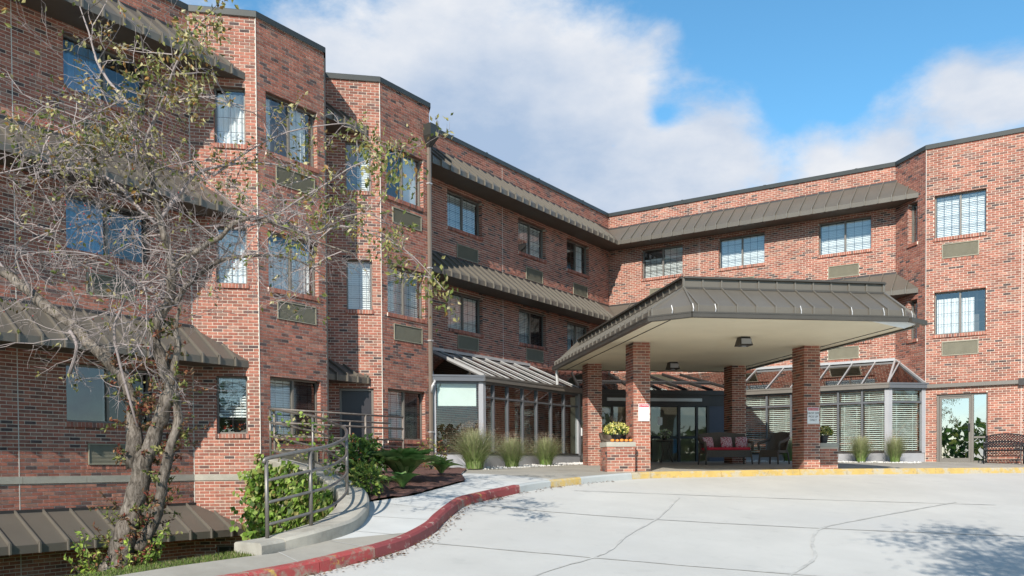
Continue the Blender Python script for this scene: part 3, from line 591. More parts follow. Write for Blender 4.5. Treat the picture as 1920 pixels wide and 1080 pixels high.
# coping, roof, closing walls behind
cop = [(0, -27), (0, -18.68), (.95, -17.73), (.95, -15.77), (0, -14.825), (.945, -13.88), (.945, -11.97), (0, -11.025), (0, 0), (10.2, 0), (11.25, -1.05), (17.2, -1.05)]
cp = [Vector(p) for p in cop]; m = MB(); nrm = []
for i, p in enumerate(cp):
    ns = []
    for (q0, q1) in ((i - 1, i), (i, i + 1)):
        if 0 <= q0 and q1 < len(cp): t = (cp[q1] - cp[q0]).normalized(); ns.append(Vector((t.y, -t.x)))
    n_ = sum(ns, Vector((0, 0))) / len(ns); nrm.append(n_ / max(.3, n_.length ** 2))
prof = [(.035, 9.425), (.048, 9.415), (.048, 9.535), (.03, 9.55), (-.30, 9.555), (-.30, 9.3)]
for p, n_ in zip(cp, nrm):
    for (d, z) in prof: q = p + n_ * d; m.v.append((q.x, q.y, z))
k = len(prof)
for i in range(len(cp) - 1):
    for j in range(k - 1): a = i * k + j; m.f.append((a, a + 1, a + k + 1, a + k))
m.build('coping', m_cope, bld)
for i in range(len(cp) - 1):      # lap joints of the coping
    L_ = (cp[i + 1] - cp[i]).length; fr = wall_frame(cp[i], cp[i + 1] - cp[i], ((cp[i + 1] - cp[i]).y, -(cp[i + 1] - cp[i]).x))
    for s_ in np.arange(3.0, L_ - .5, 3.0):
        m = MB(); m.fbox(fr, s_ - .04, s_ + .04, 9.413, 9.556, -.1, .051); m.build('coping_lap', m_cope, bld)
m = MB(); m.add([(p.x, p.y, 9.3) for p in cp] + [(17.2, 14, 9.3), (-14, 14, 9.3), (-14, -27, 9.3)], [tuple(range(len(cp) + 3))])
m.build('roof', m_mortar, bld)
m = MB(); m.add([(17.2, -1.05, -1), (17.2, 14, -1), (17.2, 14, 9.3), (17.2, -1.05, 9.3), (-14, 14, -1), (-14, 14, 9.3), (-14, -27, -4), (-14, -27, 9.3), (0, -27, -4), (0, -27, 9.3)], [(0, 1, 2, 3), (1, 4, 5, 2), (4, 6, 7, 5), (6, 8, 9, 7)])
m.build('rear_wall', m_mortar, bld)
# pale caulked movement joints
for key, s_, z0, z1 in (('A', 27 - 22.3, -4, 9.42), ('M', yM - 7.17, 3.35, 9.33), ('R', 3.63, 3.3, 9.33), ('RF', 2.52, .02, 6.7)):
    m = MB(); m.fbox(F[key].fr, s_ - .008, s_ + .008, z0, z1, -.002, .0105); m.build('movement_joint', m_caulk, bld)
for (x, y, z0, r) in ((.956, -17.736, -1, .010), (.951, -13.886, -.6, .010), (11.247, -1.059, -.2, .010), (.010, -18.682, -1.0, .008)):
    m = MB(); m.tube([(x, y, z0), (x, y, 9.43)], r, 6); m.build('movement_joint', m_caulk, bld)
m = MB(); m.tube([(.962, -15.755, -2), (.962, -15.755, 9.3)], .02, 6); m.build('movement_joint', m_dark, bld)
# stone belt course over the basement
for key, s0, s1 in (('A', 0, 8.32), ('T1L', 0, LA), ('T1F', 0, 1.96)):
    fr = F[key].fr; n_ = max(1, round((s1 - s0) / 1.25))
    for i in range(n_):
        m = MB(); m.fbox(fr, s0 + (s1 - s0) * i / n_ + .004, s0 + (s1 - s0) * (i + 1) / n_ - .004, -.255, -.125, -.05, .022); m.build('belt_stone', m_stone, bld)
# downspout with its leader head in the nook beside the bay
dsp = empty('downspout', parent=bld); m = MB(); fx, fy = 1.0, -12.04
m.hexa([(fx - .05, fy - .05, 8.35), (fx + .05, fy - .05, 8.35), (fx + .05, fy + .05, 8.35), (fx - .05, fy + .05, 8.35), (fx - .06, fy - .17, 8.62), (fx + .20, fy - .17, 8.62), (fx + .20, fy + .17, 8.62), (fx - .06, fy + .17, 8.62)]); m.box(fx - .06, fx + .20, fy - .17, fy + .17, 8.622, 8.92); m.build('leader_head', m_cope, dsp)
m = MB(); m.box(fx - .04, fx + .04, fy - .045, fy + .045, -.1, 8.36); m.box(fx + .038, fx + .052, fy - .02, fy + .02, -.1, 8.35); m.build('pipe', m_downsp, dsp)
for z in (.9, 3.3, 5.2, 7.4): m = MB(); m.box(fx - .05, fx + .055, fy - .06, fy + .06, z, z + .035); m.build('strap', m_alu, dsp)

# ------------------------------------------------------------------ awnings
def awning(fr, s0, k0, s1, k1, zt, zb, d=.8, fh=.14, pitch=.405, first=.2, soff=True):
    """standing seam awning on a wall: its ends run s0 + k0*depth and s1 + k1*depth"""
    aw = empty('awning', parent=bld); zf = zb + fh; S0 = lambda x: s0 + k0 * x; S1 = lambda x: s1 + k1 * x
    m = MB(); m.add([fr(S0(.02), zt, .02), fr(S1(.02), zt, .02), fr(S1(d), zf, d), fr(S0(d), zf, d), fr(S0(d), zb, d), fr(S1(d), zb, d)], [(3, 2, 1, 0), (5, 2, 3, 4)]); m.build('metal_roof', m_awn, aw)
    m = MB(); m.add([fr(S0(d), zb + .012, d - .002), fr(S1(d), zb + .012, d - .002), fr(S1(.01), zb + .012, .01), fr(S0(.01), zb + .012, .01)], [(0, 1, 2, 3)]); m.build('soffit', m_soffit_d, aw)
    m = MB(); m.fbox(fr, min(S0(0), S0(.03)) + .01, max(S1(0), S1(.03)) - .01, zt - .02, zt + .05, 0, .03); m.build('flashing', m_dark, aw)
    sl = (zt - zf) / (d - .02); s_ = S0(d) + first; shared = {}
    while s_ < S1(d) - .03:
        # depth at which the seam starts (the end of the awning may cut it)
        x0 = .02
        if k0 < 0 and s_ < S0(x0): x0 = (s_ - s0) / k0
        if k1 > 0 and s_ > S1(x0): x0 = (s_ - s1) / k1
        if k0 > 0 and s_ < S0(x0): pass
        xe = d
        if k0 > 0: xe = min(xe, (s_ - s0) / k0)
        if k1 < 0: xe = min(xe, (s_ - s1) / k1)
        if xe - x0 > .05:
            key = (round(x0, 3), round(xe, 3))
            if key not in shared:
                m = MB(); hw, h = .015, .052; nx = .0
                g = lambda x, up: (0, 0, 0)
                z = lambda x: zt - sl * (x - .02)
                A = [(-hw, x0, z(x0) - .005), (hw, x0, z(x0) - .005), (hw, xe, z(xe) - .005), (-hw, xe, z(xe) - .005), (-hw, x0, z(x0) + h), (hw, x0, z(x0) + h), (hw, xe + .03, z(xe) + h), (-hw, xe + .03, z(xe) + h)]
                m.hexa(A)
                if xe == d: m.box(-hw, hw, d - .005, d + .045, zb, zf + h * .9)
                v2 = [tuple(fr.t * v[0] + fr.n * v[1] + Vector((0, 0, v[2]))) for v in m.v]; m.v = v2; shared[key] = m.mesh('seam', m_awnrib)
            ob = link(bpy.data.objects.new('seam', shared[key]), aw); ob.location = fr.o + fr.t * s_
        s_ += pitch
    return aw
fA, fM_, fR_ = F['A'].fr, F['M'].fr, F['R'].fr; fN = wall_frame((0, -14.825), (0, 1), (1, 0))
for zt, zb in ((8.92, 8.11), (6.03, 5.22)):
    awning(fM_, 0, -1, yM, -1, zt, zb, first=.15); awning(fR_, 0, 1, 10.2, 1, zt, zb, first=.12); awning(fA, 0, 0, 8.32, 1, zt, zb, first=.25)
awning(fA, 0, 0, 8.32, 1, 2.92, 2.11, first=.25); awning(fA, 0, 0, 8.32, 1, -.76, -1.41, first=.1, pitch=.5)
for zt, zb in ((8.86, 8.11), (2.66, 2.05)): awning(fN, 0, -1, 0, 1, zt, zb, d=.74, pitch=.36, first=.3)

# ------------------------------------------------------------------ sunrooms and glazed entrance
SR = 1.93
def sunroom(mp, y0, y1, ends, mull, blinds, corner_wall):
    """mp turns (out, along, z) into the world; front at out = SR from y0 (corner) to y1 (entrance)"""
    sr = empty('sunroom', parent=bld); P = lambda o, s, z: Vector(mp(o, s, z))
    def frm(p, q):
        a, b = P(*p, 0), P(*q, 0); t = (b - a).normalized(); n = Vector((t.y, -t.x, 0)); c = P(0, (y0 + y1) / 2, 0)
        if (a - c).dot(n) < 0: n = -n
        f = wall_frame((a.x, a.y), (t.x, t.y), (n.x, n.y)); return f, (b - a).length
    faces = [((SR, y0), (SR, y1), mull)] + ([((ends[0], ends[1]), (SR, y0), None)] if ends else [])
    zs, zt_, zh = .36, 1.86, 2.24
    for (p, q, mm) in faces:
        f, L_ = frm(p, q); ss = [0, L_] if mm is None else sorted(abs(v - y0) for v in mm)
        b = MB(); b.fbox(f, 0, L_, -.25, zs - .03, -.06, .0); b.build('base_panel', m_base, sr)
        for s_, wd in [(s_, .055) for s_ in ss[1:-1]] + [(.05, .12), (L_ - .05, .12)]:
            b = MB(); b.fbox(f, s_ - wd / 2, s_ + wd / 2, zs - .03, zh + .02, -.09, .012 + (.01 if wd > .1 else 0)); b.build('post', m_blueframe if wd < .1 else m_base, sr)
        for (z, h, dd) in ((zs, .05, .02), (zt_, .05, .004), (zh, .06, .004)):
            if mm is None and z == zt_ and not blinds: continue
            b = MB(); b.fbox(f, 0, L_, z - h / 2, z + h / 2, -.08, dd); b.build('rail', m_blueframe if z != zs else m_dark, sr)
        if mm is None: ss = [.11, L_ - .11]
        for i in range(len(ss) - 1):
            for (za, zb) in (((zs + .02, zh - .02),) if mm is None and not blinds else ((zs + .02, zt_ - .02), (zt_ + .02, zh - .02))):
                g = MB(); g.fbox(f, ss[i] + .02, ss[i + 1] - .02, za, zb, -.045, -.04); g.build('pane', m_sunglass, sr)
                if blinds: bb = MB(); slats(bb, f, ss[i] + .05, ss[i + 1] - .05, za + .02, zb - .04, -.13, .062, .5, .05); bb.build('blind', m_blind, sr)
            if not blinds and mm is None: bb = MB(); bb.fbox(f, ss[i] + .05, ss[i + 1] - .05, 1.62, zh - .03, -.12, -.115); bb.build('roller_shade', m_blind, sr)
        gt = MB(); gt.fbox(f, -.06, L_ + .06, 2.27, 2.41, -.02, .11); gt.fbox(f, -.06, L_ + .06, 2.38, 2.43, .09, .125); gt.build('gutter', m_blueframe if mm is None else m_frame, sr)
    # lean-to glass roof
    zg, zr = 2.41, 3.28; cs = sorted(mull)
    ys = [y0] + [v for v in mull[1:-1]] + [y1]
    for i in range(len(ys) - 1):
        g = MB(); g.add([P(.03, ys[i], zr), P(SR + .04, ys[i], zg), P(SR + .04, ys[i + 1], zg), P(.03, ys[i + 1], zr)], [(0, 1, 2, 3)]); g.up().build('roof_pane', m_roofglass, sr)
    for y in ys: g = MB(); g.bar(P(.03, y, zr + .02), P(SR + .06, y, zg + .02), .036, .03); g.build('rafter', m_alu, sr)
    if ends:
        g = MB(); g.add([P(.03, corner_wall, zr), P(SR + .04, y0, zg), P(ends[0] + .02, ends[1], zg)], [(0, 1, 2)]); g.up().build('roof_pane', m_roofglass, sr)
        for q in ((SR + .05, y0), (ends[0] + .04, ends[1])): g = MB(); g.bar(P(.03, corner_wall, zr + .02), P(*q, zg + .02), .055, .07); g.build('rafter', m_alu, sr)
    g = MB(); g.bar(P(.05, corner_wall, zr + .03), P(.05, y1, zr + .03), .10, .08); g.build('ridge', m_alu, sr)
    fl = MB(); fl.add([P(0, y0 + (.0), .01), P(SR - .07, y0, .01), P(SR - .07, y1, .01), P(0, y1, .01)], [(0, 1, 2, 3)]); fl.build('floor', m_beige, sr)
    return sr
sunroom(lambda o, s, z: (o, s, z), -11.0, -5.73, (.96, -11.96), [-11.0, -10.476, -9.785, -9.005, -8.258, -7.44, -6.68, -5.73], False, -11.02)
sunroom(lambda o, s, z: (s, -o, z), 10.37, 5.73, (1.07, 11.23), [10.37, 9.612, 8.906, 8.2, 7.46, 6.68, 5.73], True, 10.2)
# entrance lobby across the inner corner
ves = empty('entrance_lobby', parent=bld); q0 = 5.417
vf = wall_frame((1.93, -5.73), (1, 1), (1, -1)); VL = 3.8 * R2; PO = 2.688   # s = P + 2.688
for (s0, s1) in ((0, .06), (1.05, 1.12), (2.2, 2.3), (3.3, 3.38), (3.92, 3.99), (4.3, 4.38)):
    m = MB(); m.fbox(vf, s0, s1, -.05, 1.92, -.12, .0); m.build('post', m_dark, ves)
m = MB(); m.fbox(vf, 0, VL, 1.92, 2.28, -.14, .0); m.build('header', m_dark, ves)
m = MB(); m.fbox(vf, -.05, VL + .05, 2.28, 2.42, -.1, .06); m.build('gutter', m_dark, ves)
m = MB(); m.fbox(vf, .9, 4.1, 2.06, 2.16, .002, .06); m.build('light_strip', m_alu, ves)
m = MB(); m.fbox(vf, 4.38, VL, -.05, 1.92, -.12, -.02); m.build('side_panel', m_doorblue, ves)
for (a, b) in ((.06, 1.05), (1.12, 2.2), (2.3, 3.3), (3.38, 3.92), (3.99, 4.3)):
    lf = empty('door_leaf' if a > 2 else 'sidelight', parent=ves)
    for (z0, z1) in ((.1, .86), (.94, 1.88)): m = MB(); m.fbox(vf, a, b, z0, z1, -.062, -.056); m.build('pane', m_sunglass, lf)
    m = MB(); m.fbox(vf, a, b, .86, .94, -.1, -.02); m.fbox(vf, a, b, -.02, .1, -.1, -.02); m.fbox(vf, a, b, 1.88, 1.915, -.1, -.02); m.build('door_rail', m_black, lf)
m = MB(); m.fbox(vf, 2.62, 2.78, 1.3, 1.55, -.052, -.05); m.build('door_notice', m_signw, ves)
m = MB(); m.fbox(vf, .2, VL - .2, 0, 2.3, -1.9, -1.8); m.build('lobby_wall', m_beige, ves)
m = MB(); m.fbox(vf, 2.0, 2.1, 0, 2.2, -1.8, -.3); m.fbox(vf, 3.0, 3.4, 0, 2.0, -1.79, -1.6); m.build('lobby_partition', m_beige, ves)
m = MB(); m.add([(0, -5.73, .012), (1.9, -5.73, .012), (5.73, -1.9, .012), (5.73, 0, .012), (0, 0, .012)], [(0, 1, 2, 3, 4)]); m.build('floor', m_beige, ves)
A_, B_, C_, D_ = Vector((1.96, -5.76, 2.42)), Vector((5.76, -1.96, 2.42)), Vector((2.9, -.03, 3.28)), Vector((.03, -2.9, 3.28))
for i in range(6):
    m = MB(); m.add([A_.lerp(B_, i / 6), A_.lerp(B_, (i + 1) / 6), D_.lerp(C_, (i + 1) / 6), D_.lerp(C_, i / 6)], [(0, 1, 2, 3)]); m.up().build('roof_pane', m_roofglass, ves)
for i in range(7): m = MB(); m.bar(A_.lerp(B_, i / 6) + Vector((0, 0, .02)), D_.lerp(C_, i / 6) + Vector((0, 0, .02)), .045, .06); m.build('rafter', m_dark, ves)
m = MB(); m.bar(A_.lerp(D_, .45) + Vector((0, 0, .03)), B_.lerp(C_, .45) + Vector((0, 0, .03)), .04, .05); m.build('purlin', m_dark, ves)
for (a, b, c) in ((A_, D_, Vector((.03, -5.73, 3.28))), (B_, Vector((5.73, -.03, 3.28)), C_)): m = MB(); m.add([a, b, c], [(0, 1, 2)]); m.up().build('roof_pane', m_roofglass, ves)
m = MB(); m.add([D_, C_, Vector((.02, -.02, 3.28))], [(0, 1, 2)]); m.up().build('roof_pane', m_roofglass, ves)
# gutter along the right bay
m = MB(); m.fbox(F['RF'].fr, 0, 5.9, 2.27, 2.38, .008, .10); m.build('gutter', m_frame, bld)
m = MB(); m.fbox(F['RF'].fr, 2.46, 2.6, 2.22, 2.42, .009, .12); m.build('gutter_box', m_dark, bld)

# ------------------------------------------------------------------ entrance canopy (set diagonally; local x along its front, -y outwards)
can = tag(empty('entrance_canopy', (0, 0, 0), math.radians(43)), 'diagonal entrance canopy with bronze metal hipped roof on four brick columns', 'canopy')
PL, PR, QB, QF, cc = -3.48, 2.32, 6.45, 16.35, .62
rL, rR, rQ, zr_ = -2.74, 1.72, 15.55, 3.63; zb_, zf_ = 2.90, 3.14
outl = [(PL, QB), (PL, QF - cc), (PL + cc, QF), (PR - cc, QF), (PR, QF - cc), (PR, QB)]
ridg = [(rL, QB), (rL, rQ), (rL, rQ), (rR, rQ), (rR, rQ), (rR, QB)]
Lc = lambda p, q, z: (p, -q, z)
m = MB(); m.add([Lc(p, q, zb_ + .03) for p, q in outl], [tuple(range(5, -1, -1))]); m.f = [tuple(range(6))]; m.build('soffit', m_cream, can)
for i in range(5):      # slopes of the roof: steep facing foot, slope, upstand band
    a, b = outl[i], outl[i + 1]; ra, rb = ridg[i], ridg[i + 1]; m = MB()
    v = [Lc(*a, zb_), Lc(*b, zb_), Lc(*b, zf_), Lc(*a, zf_), Lc(*rb, zr_), Lc(*ra, zr_)]
    m.add(v, [(0, 1, 2, 3), (3, 2, 4, 5)]); m.build('roof_panel', m_awn, can)
    if ra != rb:
        m = MB(); m.add([Lc(*ra, zr_), Lc(*rb, zr_), Lc(*rb, zr_ + .2), Lc(*ra, zr_ + .2)], [(0, 1, 2, 3)]); m.build('upstand', m_awn, can)
        n_ = max(2, round((Vector(rb) - Vector(ra)).length / .41)); A, B = Vector(a), Vector(b); RA, RB = Vector(ra), Vector(rb); t = (RB - RA).normalized()
        outw = Vector((-t.y, t.x)); outw = outw if outw.dot((A + B) / 2 - (RA + RB) / 2) > 0 else -outw
        for k in range(n_ + 1):
            r = RA.lerp(RB, k / n_); e = r + outw * ((A - RA).dot(outw)); lo, hi = (A - RA).dot(t), (B - RA).dot(t)
            if k == n_ and i == 2: r = r - t * .02; e = e - t * .02
            m = MB(); m.bar(Lc(*r, zr_ + .01), Lc(*e, zf_ + .012), .028, .05); m.bar(Lc(*(e + outw * .01), zf_ + .03), Lc(*(e + outw * .01), zb_ + .02), .028, .035, up=(outw.x, -outw.y, 0)); m.bar(Lc(*(r + outw * .012), zr_), Lc(*(r + outw * .012), zr_ + .2), .03, .03, up=(outw.x, -outw.y, 0)); m.build('seam', m_awnrib, can)
        m = MB(); m.bar(Lc(*(RA + outw * .02), zr_ + .215), Lc(*(RB + outw * .02), zr_ + .215), .09, .04); m.bar(Lc(*(RA + outw * .01), zr_ + .005), Lc(*(RB + outw * .01), zr_ + .005), .06, .04); m.build('ridge_cap', m_gut, can)
for (ra, e) in ((ridg[1], outl[1]), (ridg[1], outl[2]), (ridg[3], outl[3]), (ridg[3], outl[4])):
    m = MB(); m.bar(Lc(*ra, zr_ + .01), Lc(*e, zf_ + .012), .035, .05); m.bar(Lc(*e, zf_ + .02), Lc(*e, zb_ + .02), .035, .035, up=(1, 0, 0)); m.build('hip_seam', m_awnrib, can)
m = MB(); m.add([Lc(rL, QB, zr_ + .19), Lc(rL, rQ, zr_ + .19), Lc(rR, rQ, zr_ + .19), Lc(rR, QB, zr_ + .19)], [(0, 1, 2, 3)]); m.build('roof_deck', m_cope, can)
m = MB(); m.add([Lc(PL, QB, zb_), Lc(PR, QB, zb_), Lc(PR, QB, zf_), Lc(rR, QB, zr_ + .2), Lc(rL, QB, zr_ + .2), Lc(PL, QB, zf_)], [tuple(range(6))]); m.build('end_panel', m_awn, can)
gp = [(-.10, .09), (-.02, .11), (.02, .0), (-.07, -.01)]
for i in range(5):
    if i == 3: continue      # the gutter has come away on this corner
    a, b = Vector(outl[i]), Vector(outl[i + 1]); t = (b - a).normalized(); o_ = Vector((-t.y, t.x)); o_ = o_ if o_.dot(a - Vector((-.6, 11))) > 0 else -o_
    m = MB(); m.bar(Lc(*(a + o_ * .05 - t * .03), zb_ + .045), Lc(*(b + o_ * .05 + t * .03), zb_ + .045), .10, .10); m.bar(Lc(*(a + o_ * .09 - t * .03), zb_ + .09), Lc(*(b + o_ * .09 + t * .03), zb_ + .09), .035, .03); m.build('gutter', m_gut, can)
m = MB(); m.bar(Lc(1.75, 16.45, zb_ + .03), Lc(2.2, 16.28, zb_ + .0), .10, .09); m.bar(Lc(2.2, 16.28, zb_ + .0), Lc(2.46, 15.85, zb_ + .07), .09, .10); m.build('torn_gutter', m_gut, can, label='torn loose gutter bent at the canopy corner')
m = MB(); m.add([Lc(1.0, 16.36, zb_ + .0), Lc(2.1, 16.33, zb_ + .02), Lc(1.75, 16.25, zb_ - .12), Lc(1.0, 16.3, zb_ + .0)], [(0, 1, 2), (0, 2, 3)]); m.build('torn_fascia', m_white, can)
for (p, q) in [(PL + .28, QF - .25), (PL + .62, QF + .01), (-2.4, QF + .01), (-.6, QF + .01), (.5, QF + .01), (1.2, QF + .01), (1.62, QF + .01), (2.0, QF - .25), (PL - .01, 13.4)]:      # pale gutter straps
    m = MB(); m.tube([Lc(p, q + .012, zf_ + .03), Lc(p + .015, q + .03, zb_ + .17), Lc(p - .01, q + .075, zb_ + .1)], .010, 5); m.build('gutter_strap', m_alu, can)
for (p0, q0_, p1, q1_) in ((PL + .35, QB, PL + .35, QF - .5), (PR - .3, QB, PR - .3, QF - .5)): m = MB(); m.bar(Lc(p0, q0_, zb_ + .024), Lc(p1, q1_, zb_ + .024), .018, .012); m.build('soffit_trim', m_dark, can)
for (p, q) in ((-.61, 13.67), (-.54, 8.66)):
    lt = empty('ceiling_light', Lc(p, q, zb_ + .03), 0, can); m = MB(); m.hexa([(-.16, -.16, -.2), (.16, -.16, -.2), (.16, .16, -.2), (-.16, .16, -.2), (-.11, -.11, 0), (.11, -.11, 0), (.11, .11, 0), (-.11, .11, 0)]); m.build('housing', m_dark, lt)
    m = MB(); m.box(-.12, .12, -.168, -.15, -.17, -.05); m.box(-.05, .05, -.05, .05, -.22, -.198); m.build('lens', m_base, lt)
m = MB(); m.tube([Lc(PL + .0, QB + .2, zb_), Lc(PL + .02, QB + .2, 2.45)], .045, 8); m.build('downpipe', m_alu, can)
# columns
cb = []
cols = []
for (p0, p1, q0c, q1c) in ((-2.95, -2.53, 12.1, 12.72), (1.43, 1.86, 11.98, 12.6), (-2.93, -2.51, 7.65, 8.27), (1.42, 1.86, 7.65, 8.25)):
    c = empty('column', parent=can); m = MB(); m.box(p0 + .008, p1 - .008, -q1c + .008, -q0c - .008, -.6, zb_ + .03); m.build('mortar_core', m_mortar, c)
    for (a, b, n_) in (((p0, -q1c), (p1, -q1c), (0, -1)), ((p1, -q1c), (p1, -q0c), (1, 0)), ((p1, -q0c), (p0, -q0c), (0, 1)), ((p0, -q0c), (p0, -q1c), (-1, 0))):
        f = Facet.__new__(Facet); a, b = Vector(a), Vector(b); f.L = (b - a).length; f.fr = wall_frame(a, b - a, n_); o0 = f.fr.o - f.fr.n * .007; f.fr = wall_frame((o0.x, o0.y), b - a, n_); f.z0, f.z1, f.ops = -.4, zb_ + .028, []
        for bk in f.bricks():
            wc = can.matrix_basis @ f.fr((bk[0] + bk[1]) / 2, (bk[2] + bk[3]) / 2, 0); wn_ = can.matrix_basis.to_3x3() @ f.fr.n; px = vis_px(wc); v = (CAMP - wc).normalized().dot(wn_)
            cb.append([px * px * max(0, v) * (bk[1] - bk[0]) * (bk[3] - bk[2]), f.fr, bk, tuple(BC[rng.choice(len(BC), p=BW)] * rng.uniform(.8, 1.1)), c])
cb.sort(key=lambda t: -t[0])
for _, fr, b, tn, c in cb[:300]: one_brick(fr, b, tn, c)
rest = {}
for t in cb[300:]: rest.setdefault((id(t[1]), t[4].name), [t[1], t[4], []])[2].append(t)
colm = {}
for fr, c, ts in rest.values():
    m = colm.setdefault(c.name, (c, MB()))[1]
    for t in ts: b = t[2]; m.fbox(fr, b[0], b[1], b[2], b[3], -.004, .007, t[3])
for c, m in colm.values(): m.build('bricks', m_brick, c, kind='stuff')

